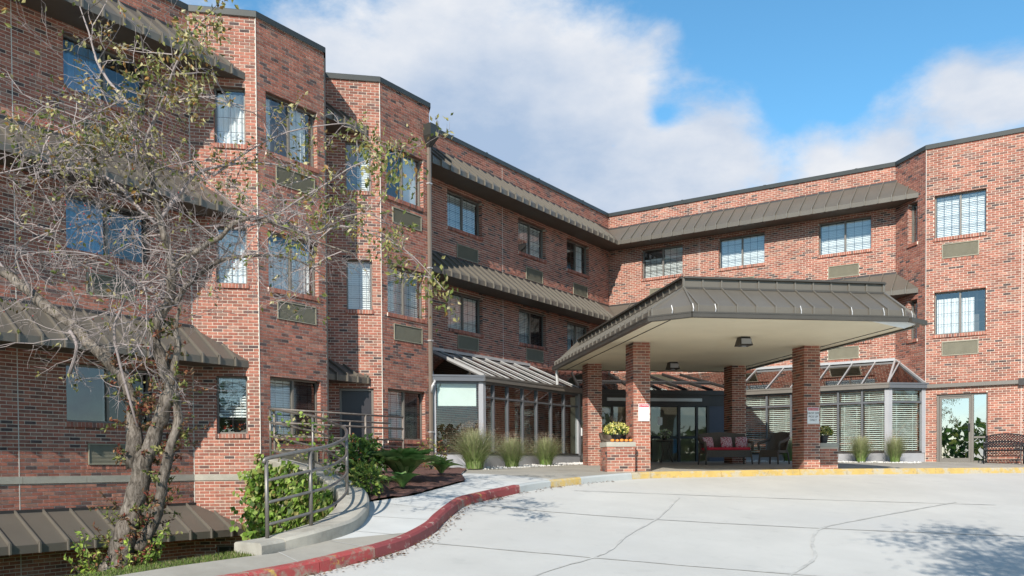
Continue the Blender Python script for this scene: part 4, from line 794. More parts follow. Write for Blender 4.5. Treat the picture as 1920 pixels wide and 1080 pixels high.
# ------------------------------------------------------------------ the crabapple tree
LIMBS = {
    'trunk': [(5.5, -24.13, -3.2, 0.34), (5.55, -24.11, -2.2, 0.29), (5.61, -24.09, -1.37, 0.24), (5.67, -24.04, -1.07, 0.2), (5.75, -23.98, -0.74, 0.18), (5.81, -23.93, -0.41, 0.165), (5.87, -23.89, -0.04, 0.15), (5.9, -23.86, 0.19, 0.12)],
    'trunk3': [(5.87, -23.91, -1.0, 0.1), (6.0, -23.82, -0.71, 0.09), (6.08, -23.75, -0.28, 0.082), (6.14, -23.7, 0.06, 0.078), (6.21, -23.65, 0.39, 0.072), (6.26, -23.61, 0.62, 0.066), (6.22, -23.62, 0.95, 0.06)],
    'L2': [(5.88, -23.88, -0.01, 0.13), (6.01, -23.78, 0.39, 0.115), (6.1, -23.71, 0.72, 0.112), (6.17, -23.66, 0.95, 0.11), (6.13, -23.68, 1.15, 0.1), (6.07, -23.72, 1.38, 0.09), (6.01, -23.75, 1.62, 0.085), (6.06, -23.71, 1.88, 0.08), (6.16, -23.64, 2.11, 0.075), (6.18, -23.62, 2.38, 0.07), (6.17, -23.62, 2.58, 0.062), (6.1, -23.66, 2.91, 0.055), (6.04, -23.69, 3.17, 0.05), (5.99, -23.72, 3.51, 0.045), (5.93, -23.75, 3.84, 0.04), (5.89, -23.76, 4.05, 0.036)],
    'trunk3b': [(6.19, -23.65, 1.02, 0.07), (6.21, -23.63, 1.25, 0.06), (6.25, -23.59, 1.51, 0.05), (6.23, -23.6, 1.78, 0.035), (6.27, -23.56, 2.04, 0.02)],
    'L1': [(5.83, -23.91, -0.01, 0.11), (5.69, -23.85, 0.53, 0.088), (5.55, -23.78, 0.91, 0.082), (5.27, -23.82, 1.29, 0.078), (4.86, -23.93, 1.66, 0.075), (4.55, -23.99, 1.92, 0.072), (4.19, -24.08, 2.15, 0.07), (3.81, -24.18, 2.42, 0.068), (3.41, -24.29, 2.7, 0.062), (2.86, -24.51, 3.1, 0.05)],
    'L1b': [(4.74, -24.12, 1.23, 0.03), (4.83, -24.06, 1.58, 0.028), (4.74, -24.11, 1.78, 0.03)],
    'F1': [(5.89, -23.76, 4.04, 0.03), (5.68, -23.78, 4.31, 0.028), (5.53, -23.75, 4.62, 0.026), (5.23, -23.82, 4.95, 0.022), (5.0, -23.84, 5.28, 0.018), (4.82, -23.83, 5.68, 0.014), (4.63, -23.83, 6.06, 0.008)],
    'F2': [(5.89, -23.76, 4.04, 0.03), (6.07, -23.79, 4.22, 0.028), (6.26, -23.8, 4.4, 0.025), (6.44, -23.82, 4.61, 0.022), (6.62, -23.83, 4.81, 0.019), (6.82, -23.84, 4.98, 0.016), (7.02, -23.85, 5.13, 0.013), (7.29, -23.81, 5.26, 0.007)],
    'F3': [(6.22, -23.78, 4.42, 0.018), (6.47, -23.73, 4.44, 0.015), (6.77, -23.65, 4.46, 0.012), (7.12, -23.54, 4.36, 0.009), (7.41, -23.47, 4.25, 0.006)],
    'R1': [(6.18, -23.61, 2.51, 0.05), (6.42, -23.57, 2.6, 0.045), (6.69, -23.51, 2.72, 0.04), (6.92, -23.47, 2.79, 0.036), (7.15, -23.44, 2.93, 0.03), (7.44, -23.36, 2.96, 0.025), (7.79, -23.26, 2.84, 0.02), (8.23, -23.09, 2.62, 0.014), (8.61, -22.96, 2.47, 0.008)],
    'R2': [(6.2, -23.61, 2.04, 0.05), (6.24, -23.4, 2.34, 0.045), (6.36, -23.13, 2.61, 0.038), (6.41, -22.92, 2.71, 0.033), (6.52, -22.66, 2.78, 0.028), (6.69, -22.36, 2.81, 0.02), (6.85, -22.08, 2.76, 0.012), (7.01, -21.8, 2.59, 0.006)],
    'R3': [(6.05, -23.68, 3.09, 0.032), (6.13, -23.5, 3.39, 0.028), (6.24, -23.3, 3.71, 0.024), (6.35, -23.1, 3.84, 0.021), (6.67, -22.77, 3.93, 0.016), (6.99, -22.43, 3.91, 0.012), (7.27, -22.14, 3.78, 0.008), (7.43, -21.91, 3.57, 0.005)],
    'R4': [(6.35, -23.11, 3.73, 0.018), (6.48, -22.87, 3.97, 0.016), (6.61, -22.63, 4.19, 0.014), (6.87, -22.31, 4.42, 0.012), (7.25, -21.91, 4.56, 0.01), (7.4, -21.67, 4.59, 0.008), (7.62, -21.38, 4.38, 0.006), (7.87, -21.07, 4.31, 0.004)],
    'R5': [(7.39, -23.4, 2.95, 0.018), (7.73, -23.29, 2.99, 0.016), (8.02, -23.22, 3.12, 0.014), (8.35, -23.11, 3.27, 0.012), (8.62, -23.05, 3.4, 0.009), (8.89, -22.98, 3.48, 0.007), (9.23, -22.88, 3.53, 0.004)],
    'R6': [(6.99, -23.3, 2.92, 0.02), (7.49, -23.07, 2.99, 0.018), (7.87, -22.91, 2.8, 0.015), (8.25, -22.76, 2.88, 0.013), (8.62, -22.61, 2.76, 0.01), (8.99, -22.46, 2.55, 0.008), (9.28, -22.38, 2.26, 0.006), (9.48, -22.34, 2.04, 0.003)],
    'R7': [(7.71, -23.19, 2.86, 0.014), (7.79, -23.01, 3.05, 0.012), (8.04, -22.72, 3.01, 0.01), (8.35, -22.4, 3.1, 0.008), (8.55, -22.14, 2.93, 0.005)],
    'L3': [(5.91, -23.76, 3.84, 0.026), (5.8, -24.01, 3.88, 0.024), (5.72, -24.24, 3.77, 0.021), (5.54, -24.54, 3.69, 0.018), (5.32, -24.88, 3.56, 0.014), (5.17, -25.16, 3.44, 0.01), (5.07, -25.41, 3.33, 0.006)],
    'L4': [(6.01, -23.71, 3.04, 0.03), (5.67, -23.79, 3.34, 0.028), (5.42, -23.8, 3.57, 0.026), (5.11, -23.86, 3.77, 0.024), (4.76, -23.94, 3.9, 0.02), (4.36, -24.07, 3.92, 0.014), (3.95, -24.2, 3.88, 0.008)],
    'L5': [(5.42, -24.69, 3.6, 0.017), (5.43, -24.74, 3.79, 0.016), (5.47, -24.77, 3.92, 0.015), (5.64, -24.71, 3.97, 0.013), (5.89, -24.61, 4.05, 0.011), (6.09, -24.53, 4.13, 0.008), (6.36, -24.41, 4.24, 0.005)],
    'L6': [(5.84, -23.89, 0.52, 0.02), (5.69, -24.09, 1.57, 0.022), (5.84, -24.1, 1.93, 0.02), (6.03, -24.08, 2.14, 0.017), (6.29, -24.02, 2.23, 0.012), (6.5, -24.01, 2.3, 0.01)],
    'L7': [(6.14, -23.65, 2.11, 0.022), (6.03, -23.9, 2.22, 0.018), (5.95, -24.13, 2.38, 0.015), (5.82, -24.39, 2.54, 0.012), (5.59, -24.72, 2.57, 0.009), (5.38, -25.05, 2.48, 0.005)],
    'L8': [(3.6, -24.25, 2.58, 0.03), (3.31, -24.31, 2.89, 0.026), (3.08, -24.33, 3.21, 0.02)],
    'L9': [(4.04, -24.2, 2.31, 0.022), (4.01, -24.39, 2.78, 0.016), (4.39, -24.31, 2.99, 0.012), (4.82, -24.2, 3.05, 0.008), (5.3, -24.06, 3.07, 0.005)],
}
def rv(s=1.0): return Vector((random.gauss(0, s), random.gauss(0, s), random.gauss(0, s)))
def leaf(m, p, d, n, L_, W_, tone, fold=.25):
    d = d.normalized(); x = d.cross(n)
    if x.length < 1e-4: x = d.orthogonal()
    x.normalize(); u = x.cross(d)
    m.add([p, p + d * L_ * .45 + x * W_ / 2 + u * W_ * fold, p + d * L_, p + d * L_ * .45 - x * W_ / 2 + u * W_ * fold], [(0, 1, 2), (0, 2, 3)], tone)
def pick(pal): c = random.choice(pal); k = random.uniform(.75, 1.25); return tuple(min(1, v * k) for v in c)
PAL_AUT = [(.40, .35, .14), (.50, .44, .22), (.22, .21, .06), (.13, .15, .04), (.26, .24, .07), (.52, .46, .26), (.16, .11, .04), (.36, .20, .06)]
PAL_OLIVE = [(.20, .23, .06), (.13, .17, .04), (.28, .28, .09), (.36, .33, .13), (.09, .12, .03)]
PAL_RED = [(.22, .06, .04), (.28, .11, .06), (.16, .10, .05), (.30, .16, .08), (.10, .12, .04)]
PAL_DK = [(.05, .11, .025), (.08, .16, .035), (.035, .075, .02), (.13, .22, .05)]
PAL_LIME = [(.33, .42, .07), (.24, .34, .06), (.18, .28, .05), (.42, .46, .12)]
tree = tag(empty('crabapple_tree', (5.64, -24.07, -1.3)), 'gnarled crabapple tree with bare grey twigs and thin yellowing leaves beside the walk', 'tree')
TO = Vector((5.64, -24.07, -1.3)); bark = MB()
def wob(P, n=3):
    o = []; pts = [Vector(p[:3]) for p in P]; rad = [p[3] for p in P]
    s3 = smooth_line([tuple(p) for p in pts], n)
    for i, p in enumerate(s3):
        r = np.interp(i / n, range(len(rad)), rad) * (1.02 if P is LIMBS['L1'] else .80); o.append((p + rv(r * .13) - TO, r))
    return o
TW = MB(); tips = []; limb_pts = []
limbs = {}
for k, P in LIMBS.items():
    W_ = wob(P); limbs[k] = W_
    tm = MB(); tm.tube([p for p, r in W_], [r * random.uniform(.92, 1.1) for p, r in W_], 12 if W_[0][1] > .06 else 7)
    nm = 'trunk' if k.startswith('trunk') else 'limb'
    tm.build(nm, m_bark if W_[0][1] > .028 else m_twig, tree, smooth=True)
    if not k.startswith('trunk'): limb_pts += [(p, r, k, i / len(W_)) for i, (p, r) in enumerate(W_) if p.z > 1.9]
def twig(p, d, L_, r, depth, key):
    n_ = 4; pts = [p]; q = p.copy(); d = d.normalized()
    for i in range(n_):
        d = (d + rv(.22) + Vector((0, 0, -.03))).normalized(); q = q + d * L_ / n_; pts.append(q.copy())
    TW.tube(pts, [r * (1 - .6 * i / n_) for i in range(n_ + 1)], 3, False)
    if depth > 0:
        for i in range(random.randint(2, 4)):
            j = random.randint(1, n_); twig(pts[j], (d + rv(.75)), L_ * random.uniform(.35, .65), r * .62, depth - 1, key)
    tips.append((pts[-1], d, key, depth)); tips.append((pts[2], d, key, depth))
for p, r, k, u in limb_pts:
    n_ = 3 if k in ('L3', 'L4', 'L7') else 2 if k in ('R1', 'R2', 'R3', 'L9') else 1
    if k == 'L1' and random.random() < .5: continue
    for _ in range(n_):
        if random.random() < (.45 if k in ('R4', 'R5', 'R6', 'R7', 'R3') else .27): continue
        d = rv(1); d.z *= .55; twig(p + rv(.03), d, random.uniform(.4, .95) * (.5 if k in ('R4', 'R5', 'R6', 'R7', 'F2') and u > .4 else 1), random.uniform(.005, .009), 2, k)
for k, n_ in (('L2', 20),):
    for _ in range(n_):
        p, r = random.choice(limbs[k][24:]); d = rv(1); d.z = abs(d.z) * .3; twig(p, d, random.uniform(.5, 1.1), .009, 2, k)
TW.build('twigs', m_twig, tree, kind='stuff')
crown = MB(); berries = MB()
for p, d, k, dep in tips:
    top = p.z > 5.15; z = p.z
    pr = {'F1': .5, 'F2': .5, 'F3': .55, 'R4': .26, 'R5': .22, 'R6': .22, 'R7': .15, 'R3': .1, 'L5': .25}.get(k, .03)
    if z > 5.0: pr = max(pr, .3)
    if k in ('R4', 'R5', 'R6', 'R7') and p.x > 2.2 - TO.x + 5.8: pr += .1
    if random.random() < pr:
        for _ in range(random.randint(1, 3)): leaf(crown, p + rv(.03), d + rv(.8) + Vector((0, 0, -.35)), rv(1), random.uniform(.055, .09), random.uniform(.03, .048), pick(PAL_AUT if random.random() < .75 or k in ('F1', 'F2', 'F3') else PAL_OLIVE))
    elif random.random() < .02 and p.x < 1:
        c = p + Vector((0, 0, -.02)); r = .011; berries.add([c + Vector(v) * r for v in ((1, 0, 0), (-1, 0, 0), (0, 1, 0), (0, -1, 0), (0, 0, 1), (0, 0, -1))], [(0, 2, 4), (2, 1, 4), (1, 3, 4), (3, 0, 4), (2, 0, 5), (1, 2, 5), (3, 1, 5), (0, 3, 5)], (.5, .07, .06))
# leaf sprays that still hang on the long right-hand branches
for k in ('R4', 'R5', 'R6', 'R7', 'R3', 'F2', 'R1'):
    W_ = limbs[k]
    for _ in range({'R4': 5, 'R5': 4, 'R6': 5, 'R7': 2, 'R3': 2, 'F2': 5, 'R1': 1}[k]):
        c, r = random.choice(W_[int(len(W_) * .45):]); c = c + Vector((random.gauss(0, .1), random.gauss(0, .15), random.gauss(-.08, .1)))
        for _ in range(random.randint(26, 48)): leaf(crown, c + rv(.115), rv(.6) + Vector((0, 0, -.8)), rv(1), random.uniform(.055, .09), random.uniform(.03, .048), pick(PAL_OLIVE if random.random() < .7 else PAL_AUT))
crown.build('leaves', m_leaf, tree, kind='stuff'); berries.build('berries', m_leaf, tree, kind='stuff')
# red and lime suckers up the trunk
suck = MB()
def shoot(p, d, L_, pal, n_, sz, m=suck):
    pts = [p]; q = p.copy()
    for i in range(5): d = (d + rv(.12)).normalized(); q = q + d * L_ / 5; pts.append(q.copy())
    m.tube(pts, [.007 - .001 * i for i in range(6)], 4, False, (.12, .08, .05))
    for i in range(n_):
        j = random.uniform(.8, 4.99); a = pts[int(j)].lerp(pts[int(j) + 1], j - int(j)); leaf(m, a, rv(1) + Vector((0, 0, .2)), rv(1) + Vector((0, 0, 1)), sz * random.uniform(.7, 1.2), sz * random.uniform(.45, .6), pick(pal))
for W_, lo, hi in ((limbs['L2'], 0, 22), (limbs['trunk'], 6, 15), (limbs['L1'], 0, 10), (limbs['trunk3'], 2, 14)):
    for _ in range(44): p, r = random.choice(W_[lo:hi]); o_ = rv(1); o_.z = abs(o_.z) * .6; shoot(p + Vector((o_.x, o_.y, 0)).normalized() * r * .8, o_, random.uniform(.15, .4), PAL_RED if random.random() < .65 else PAL_OLIVE, 13, .065)
for _ in range(40): a = random.uniform(0, 6.28); shoot(Vector((.2 + .34 * math.cos(a), -.05 + .34 * math.sin(a), -.1)), Vector((math.cos(a) * .3, math.sin(a) * .3, 1)), random.uniform(.3, .85), PAL_LIME if random.random() < .75 else PAL_RED, 20, .075)
suck.build('sucker_shoots', m_leaf, tree, kind='stuff')
# a second tree outside the picture whose crown throws the dappled shade on the driveway
t2p = (18.6, -27.2); t2 = tag(empty('shade_tree', (*t2p, slope(*t2p))), 'leafy shade tree standing by the near end of the driveway', 'tree'); bk = MB(); cr = MB()
ctr = Vector((-.9, 1.1, 6.9)); bk.tube([(0, 0, -.2), (.05, 0, 1.5), (-.1, .1, 3), (-.4, .5, 5), (-.7, .9, 6.6)], [.2, .16, .14, .1, .05], 10)
for _ in range(30):
    e = ctr + Vector((random.gauss(0, .95), random.gauss(0, .95), random.gauss(0, .5))); b0 = Vector((-.3, .4, 4.4)).lerp(Vector((-.65, .85, 6.3)), random.random()); bk.tube([b0, b0.lerp(e, .5) + rv(.12), e], [.035, .022, .008], 5)
    for _ in range(150): leaf(cr, e + rv(.26), rv(1) + Vector((0, 0, -.4)), rv(1), .12, .07, pick(PAL_OLIVE))
bk.build('trunk', m_bark, t2, smooth=True); cr.build('crown', m_leaf, t2, kind='stuff')

tl = MB()      # the wood across the road, out of the picture, that the glass mirrors
for _ in range(14000):
    az = random.uniform(-1.5, 1.5); r = random.gauss(52, 5); f = Vector((-cF.x, -cF.y, 0)); sdv = Vector((f.y, -f.x, 0)); hgt = 7 + 3.5 * math.sin(az * 7) + 2 * math.sin(az * 17 + 1)
    p = CAMP + (f * math.cos(az) + sdv * math.sin(az)) * r; p.z = -2 + abs(random.random()) ** .7 * hgt; leaf(tl, p, rv(1), rv(1), random.uniform(.5, 1.1), random.uniform(.4, .8), pick(PAL_DK + PAL_OLIVE[:2]))
tl.build('treeline', m_leaf, label='olive green wood across the road opposite the building', cat='trees', kind='stuff')
# ------------------------------------------------------------------ retaining wall, railings, court planting
ret = tag(empty('retaining_wall', (6.9, -22.8, -1.1)), 'low curved concrete retaining wall edging the walk under the railing', 'wall'); ro_ = Vector((6.9, -22.8, -1.1))
RL2 = [Vector((p.x, p.y)) for p in RC]; t0 = (RL2[1] - RL2[0]).normalized(); pre = [RL2[0] + Vector((.02, -.42)), RL2[0] + Vector((.01, -.2))]; PTS = pre + RL2; zt = [RC[0].z - 1.04, RC[0].z - 1.03] + [p.z - 1.02 for p in RC]
inn, outr = offset(PTS, .14), offset(PTS, -.34); m = MB()
for i in range(len(PTS)):
    a, b = inn[i], outr[i]; z = zt[i]; zb2 = min(walk(b.x, b.y), z) - .25
    m.v += [tuple(Vector((a.x, a.y, -4)) - ro_), tuple(Vector((a.x, a.y, z - .02)) - ro_), tuple(Vector((a.x, a.y, z)).lerp(Vector((b.x, b.y, z)), .06) - ro_), tuple(Vector((a.x, a.y, z)).lerp(Vector((b.x, b.y, z)), .93) - ro_), tuple(Vector((b.x, b.y, z - .035)) - ro_), tuple(Vector((b.x, b.y, zb2)) - ro_)]
for i in range(len(PTS) - 1):
    for k in range(5): a = 6 * i + k; m.f.append((a, a + 1, a + 7, a + 6)[::-1])
m.f += [(0, 1, 2, 3, 4, 5)]; m.build('wall', m_curbwall, ret)
m = MB(); m.box(1.45 - ro_.x, 1.68 - ro_.x, -17.9 - ro_.y, -14.95 - ro_.y, -4 - ro_.z, .1 - ro_.z); m.box(.9 - ro_.x, 1.68 - ro_.x, -14.94 - ro_.y, -14.7 - ro_.y, -4 - ro_.z, .1 - ro_.z); m.build('return_wall', m_curbwall, ret)
rail = tag(empty('curved_railing', (6.94, -22.81, -.9)), 'curved grey steel pipe railing with four rails on the concrete wall', 'railing'); ro2 = Vector((6.94, -22.81, -.9))
for k in range(4):
    m = MB(); P = [p - ro2 - Vector((0, 0, .283 * k)) for p in RC]
    if k == 0: P = [P[0] + Vector((-.0, -.05, -.06))] + [P[0] + Vector((0, -.025, -.012))] + P[1:]
    m.tube(P, .026 if k == 0 else .021, 8); m.build('rail', m_rail, rail, smooth=True)
for i in (0, 2, 4, 6, 8, 10, 12, 13):
    p = Vector(RAILPT[i]) - ro2; m = MB(); m.tube([p - Vector((0, 0, 1.05)), p - Vector((0, 0, .02))], .026, 8); 
    if i in (0, 2, 6, 10, 13): m.build('post', m_rail, rail, smooth=True)
rail2 = tag(empty('straight_railing', (1.55, -17.9, .05)), 'straight steel pipe railing between the bay windows and the planting', 'railing')
for k, z in enumerate((1.16, .88, .6, .32)): m = MB(); m.tube([(0, 0, z), (0, 4.08, z)], .022, 8); m.build('rail', m_railold, rail2, smooth=True)
for y in (.02, 1.4, 2.75, 4.08): m = MB(); m.tube([(0, y, -.02), (0, y, 1.16)], .024, 8); m.build('post', m_railold, rail2, smooth=True)
m = MB(); m.tube([(-.35, 1.75, .70), (-.35, 1.75, .95), (-.35, 1.85, 1.02), (-.35, 4.0, 1.02)], .02, 8); m.tube([(-.35, 2.6, -.05), (-.35, 2.6, 1.02)], .02, 8); m.build('grab_rail', m_railold, rail2, smooth=True)
# ivy on the inner face of the wall
ivy = tag(empty('ivy_plant', (3.5, -19.0, -3.2)), 'bright green ivy covering the court wall behind the curved railing', 'ivy'); io = Vector((3.5, -19.0, -3.2)); m = MB(); st = MB()
PAL_IVY = [(.24, .37, .06), (.17, .29, .04), (.33, .44, .10), (.10, .18, .03), (.40, .46, .15), (.30, .27, .09), (.08, .13, .03)]
nR = len(RC)
for _ in range(3300):
    u = random.uniform(.33, 1.0); j = min(nR - 2, int(u * (nR - 1))); p = RC[j].lerp(RC[j + 1], u * (nR - 1) - j); t = (RC[j + 1] - RC[j]).normalized(); n_ = Vector((-t.y, t.x, 0)).normalized()
    top = p.z - .96 + .08 * math.sin(u * 40) - (.0 if u > .55 else .12); z = top - abs(random.gauss(0, 1)) * .95 if random.random() < .6 else random.uniform(-2.6, top)
    if z < -2.8: continue
    q = Vector((p.x, p.y, z)) + n_ * (.2 + random.uniform(0, .22) * (1 + .6 * math.sin(u * 23 + z * 3)))
    leaf(m, q - io, Vector((random.gauss(0, .5), random.gauss(0, .5), -1)) + n_ * .5, n_ + rv(.45), random.uniform(.09, .15), random.uniform(.08, .13), pick(PAL_IVY), .12)
for _ in range(900):      # the mound that spills past the bay's corner
    q = Vector((1.85, -18.5, -.75)) + Vector((random.gauss(0, .17), random.gauss(0, .2), random.uniform(-1.5, .75)))
    leaf(m, q - io, Vector((random.gauss(0, .5), random.gauss(0, .5), -1)), Vector((.55, -.83, .2)) + rv(.45), random.uniform(.09, .15), random.uniform(.08, .13), pick(PAL_IVY), .12)
for _ in range(200):      # strands up the back railing
    u = random.uniform(.62, .99); j = min(nR - 2, int(u * (nR - 1))); p = RC[j]; q = Vector((p.x, p.y, p.z - random.uniform(0, .95))) + rv(.05)
    leaf(m, q - io, rv(1) + Vector((0, 0, -.5)), rv(1), .09, .075, pick(PAL_IVY[:4] + PAL_AUT[:2]), .12)
m.build('leaves', m_leaf, ivy, kind='stuff')
for u in (.45, .55, .66, .78, .88): p = RC[int(u * (nR - 1))]; t = (RC[int(u * (nR - 1)) + 1] - p).normalized(); n_ = Vector((-t.y, t.x, 0)); st = MB(); st.tube([Vector((p.x, p.y, -3.3)) + n_ * .2 - io, Vector((p.x + .1, p.y, -2)) + n_ * .2 - io, Vector((p.x - .05, p.y, p.z - 1.1)) + n_ * .18 - io], [.025, .018, .01], 6); st.build('stem', m_bark, ivy)
# mulch bed with shrubs and hostas
bed_poly = [(6.25, -20.5), (5.78, -19.84), (5.62, -19.45), (5.69, -18.4), (5.26, -16.28), (4.56, -15.5), (2.6, -12.65), (2.0, -12.1), (1.1, -12.0), (1.0, -13.9), (1.7, -14.6), (1.7, -17.75), (3.3, -18.3), (4.6, -18.95), (5.4, -19.55)]
tag(tess(bed_poly, .16, lambda x, y: walk(x, y) + .02 + random.uniform(0, .035)).build('mulch_bed', m_mulch), kind='structure')
def bush(name, c, rad, n_, pal, sz, label, cat='shrub', squash=1.0, group=None):
    z0 = walk(c[0], c[1]); b = tag(empty(name, (c[0], c[1], z0)), label, cat, group); m = MB(); st = MB()
    for _ in range(9):
        a = random.uniform(0, 6.28); e = Vector((math.cos(a) * rad * .6, math.sin(a) * rad * .6, rad * 1.2 * squash)); st.tube([(0, 0, -.05), tuple(e * .5 + rv(.03)), tuple(e)], [.014, .01, .005], 5)
    for _ in range(n_):
        v = rv(1).normalized(); k = random.uniform(.45, 1.0) * (1 + .25 * math.sin(v.x * 5 + c[0]) * math.cos(v.y * 6)); p = Vector((v.x * rad * k, v.y * rad * k, rad * squash * (1 + v.z * k)))
        leaf(m, p, v + rv(.6) + Vector((0, 0, -.2)), v + Vector((0, 0, .8)) + rv(.4), sz * random.uniform(.7, 1.25), sz * random.uniform(.5, .7), pick(pal), .15)
    m.build('foliage', m_leaf, b, kind='stuff'); st.build('stem', m_bark, b); return b
PAL_DK = [(.05, .11, .025), (.08, .16, .035), (.035, .075, .02), (.13, .22, .05)]; PAL_VAR = [(.12, .2, .04), (.2, .28, .05), (.36, .38, .10), (.07, .13, .03)]
bush('leafy_shrub', (4.2, -18.1), .46, 620, PAL_DK + PAL_VAR[:2], .12, 'dark green shrub behind the tip of the curved railing', squash=.95)
bush('leafy_shrub', (3.0, -16.9), .46, 560, PAL_DK + [(.3, .12, .05)], .11, 'reddening dark shrub in front of the recessed side door', squash=.9)
bush('leafy_shrub', (5.25, -19.1), .36, 420, PAL_VAR, .10, 'low yellow green shrub at the tip of the retaining wall', squash=.8)
bush('leafy_shrub', (2.3, -13.6), .4, 260, PAL_RED + PAL_OLIVE, .09, 'thin brownish shrub beside the downspout', squash=1.0)
def hosta(c, rad, n_, label):
    z0 = walk(*c) + .03; h = tag(empty('hosta_plant', (*c, z0)), label, 'plant', 'hostas in the mulch bed'); mm = []
    for v in range(3):
        m = MB(); L_ = 1.0; n2 = 6
        for i in range(n2 + 1):
            t = i / n2; wd = .30 * math.sin(math.pi * min(1, t * .93 + .05)) ** .8; x = t * L_; z = .62 * t - .62 * t * t * (1.0 + .2 * v)
            m.v += [(x, -wd, z + .10 * wd * 3), (x, -wd * .5, z + .02), (x, 0, z - .02), (x, wd * .5, z + .02), (x, wd, z + .10 * wd * 3)]
        for i in range(n2):
            for k in range(4): a = i * 5 + k; m.f.append((a, a + 1, a + 6, a + 5))
        mm.append(m.mesh('leaf', m_leaf1, True))
    for i in range(n_):
        a = 2.4 * i; k = .45 + .55 * (i / n_); o = link(bpy.data.objects.new('leaf', mm[i % 3]), h); o.location = (.03 * math.cos(a), .03 * math.sin(a), .05 + .25 * rad * (1 - i / n_)); s_ = rad * k * random.uniform(.9, 1.1)
        o.rotation_euler = (random.uniform(-.2, .2), -1.3 + .75 * i / n_, a); o.scale = (s_, s_ * 1.05, s_); o.color = (*pick([(.11, .23, .06), (.15, .28, .08), (.08, .17, .045), (.24, .34, .12)]), 1)
hosta((4.7, -17.5), .85, 60, 'large broad leaved hosta in the mulch bed'); hosta((4.5, -16.1), .42, 30, 'small hosta at the tip of the mulch bed by the sunroom'); hosta((5.3, -18.25), .4, 22, 'pale edged small hosta near the bend of the walk')
# ornamental grasses along the sunrooms
def grass_mesh(h, sp, n_, seeds):
    m = MB()
    for _ in range(n_):
        a = random.uniform(0, 6.28); r0 = random.uniform(0, .3) * sp; lean = (abs(random.gauss(0, .5)) + .12) * sp; L_ = h * random.uniform(.45, .92); pts = []; d = Vector((math.cos(a), math.sin(a), 0)); x = Vector((-d.y, d.x, 0))
        tb = random.choice([(.15, .26, .06), (.20, .31, .08), (.24, .33, .11), (.30, .33, .15)]); base = len(m.v)
        for i in range(5):
            t = i / 4; p = d * (r0 + lean * t ** 1.8) + Vector((0, 0, L_ * (t - .12 * t * t * lean * 2))); w_ = .008 * (1 - t * .8); k = t ** 2
            tn = tuple(tb[c] * (1 - k) + (.40, .40, .22)[c] * k for c in range(3))
            m.v += [tuple(p - x * w_), tuple(p + x * w_)]; m.c += [tn, tn]
        m.f += [(base + 2 * i, base + 2 * i + 1, base + 2 * i + 3, base + 2 * i + 2) for i in range(4)]
    for _ in range(seeds):
        a = random.uniform(0, 6.28); lean = (abs(random.gauss(0, .5)) + .15) * sp; z = h * random.uniform(.4, 1.05) * (1 - .25 * lean); p = Vector((math.cos(a) * lean, math.sin(a) * lean, z)); leaf(m, p, rv(1) + Vector((0, 0, .6)), rv(1), random.uniform(.03, .07), .006, pick([(.42, .34, .24), (.5, .42, .32), (.36, .26, .2)]))
    return m.mesh('blades', m_leaf)
gm = [grass_mesh(1.2, .74, 1500, 1900), grass_mesh(1.05, .5, 1000, 800)]
for (x, y, s_, k, lb) in ((2.55, -12.25, 1.0, 0, 'largest feathery ornamental grass clump, beside the downspout'), (2.55, -10.55, .78, 0, 'middle ornamental grass clump of the three before the unshaded sunroom'), (2.55, -8.8, .78, 0, 'ornamental grass clump beside the sunroom, nearest the canopy of the three'),
                          (9.72, -2.55, .88, 1, 'slim ornamental grass clump before the window blinds, nearer the canopy'), (10.66, -2.5, .86, 1, 'slim ornamental grass clump at the corner of the blinded sunroom'), (7.55, -2.5, .82, 1, 'green grass clump in the canopy shade behind the wicker chair')):
    g = tag(empty('ornamental_grass', (x, y, walk(x, y) + .02), random.uniform(0, 6)), lb, 'grass clump', 'ornamental grasses along the sunrooms'); g.scale = (s_, s_, s_); o = link(bpy.data.objects.new('blades', gm[k]), g); o['kind'] = 'stuff'
m = MB()
for _ in range(1500):      # pale pebbles
    if random.random() < .55: x, y = random.uniform(1.97, 2.95), random.uniform(-12.3, -5.9)
    else: x, y = random.uniform(6.2, 11.3), random.uniform(-2.85, -1.97)
    r = random.uniform(.015, .04); c = Vector((x, y, walk(x, y) + r * .4)); m.add([c + Vector(v) * r * random.uniform(.7, 1.2) for v in ((1, 0, 0), (-1, 0, 0), (0, 1, 0), (0, -1, 0), (0, 0, .8), (0, 0, -1))], [(0, 2, 4), (2, 1, 4), (1, 3, 4), (3, 0, 4), (2, 0, 5), (1, 2, 5), (3, 1, 5), (0, 3, 5)])
m.build('gravel', m_gravel, label='white pebbles along the foot of the sunrooms', cat='gravel', kind='stuff')
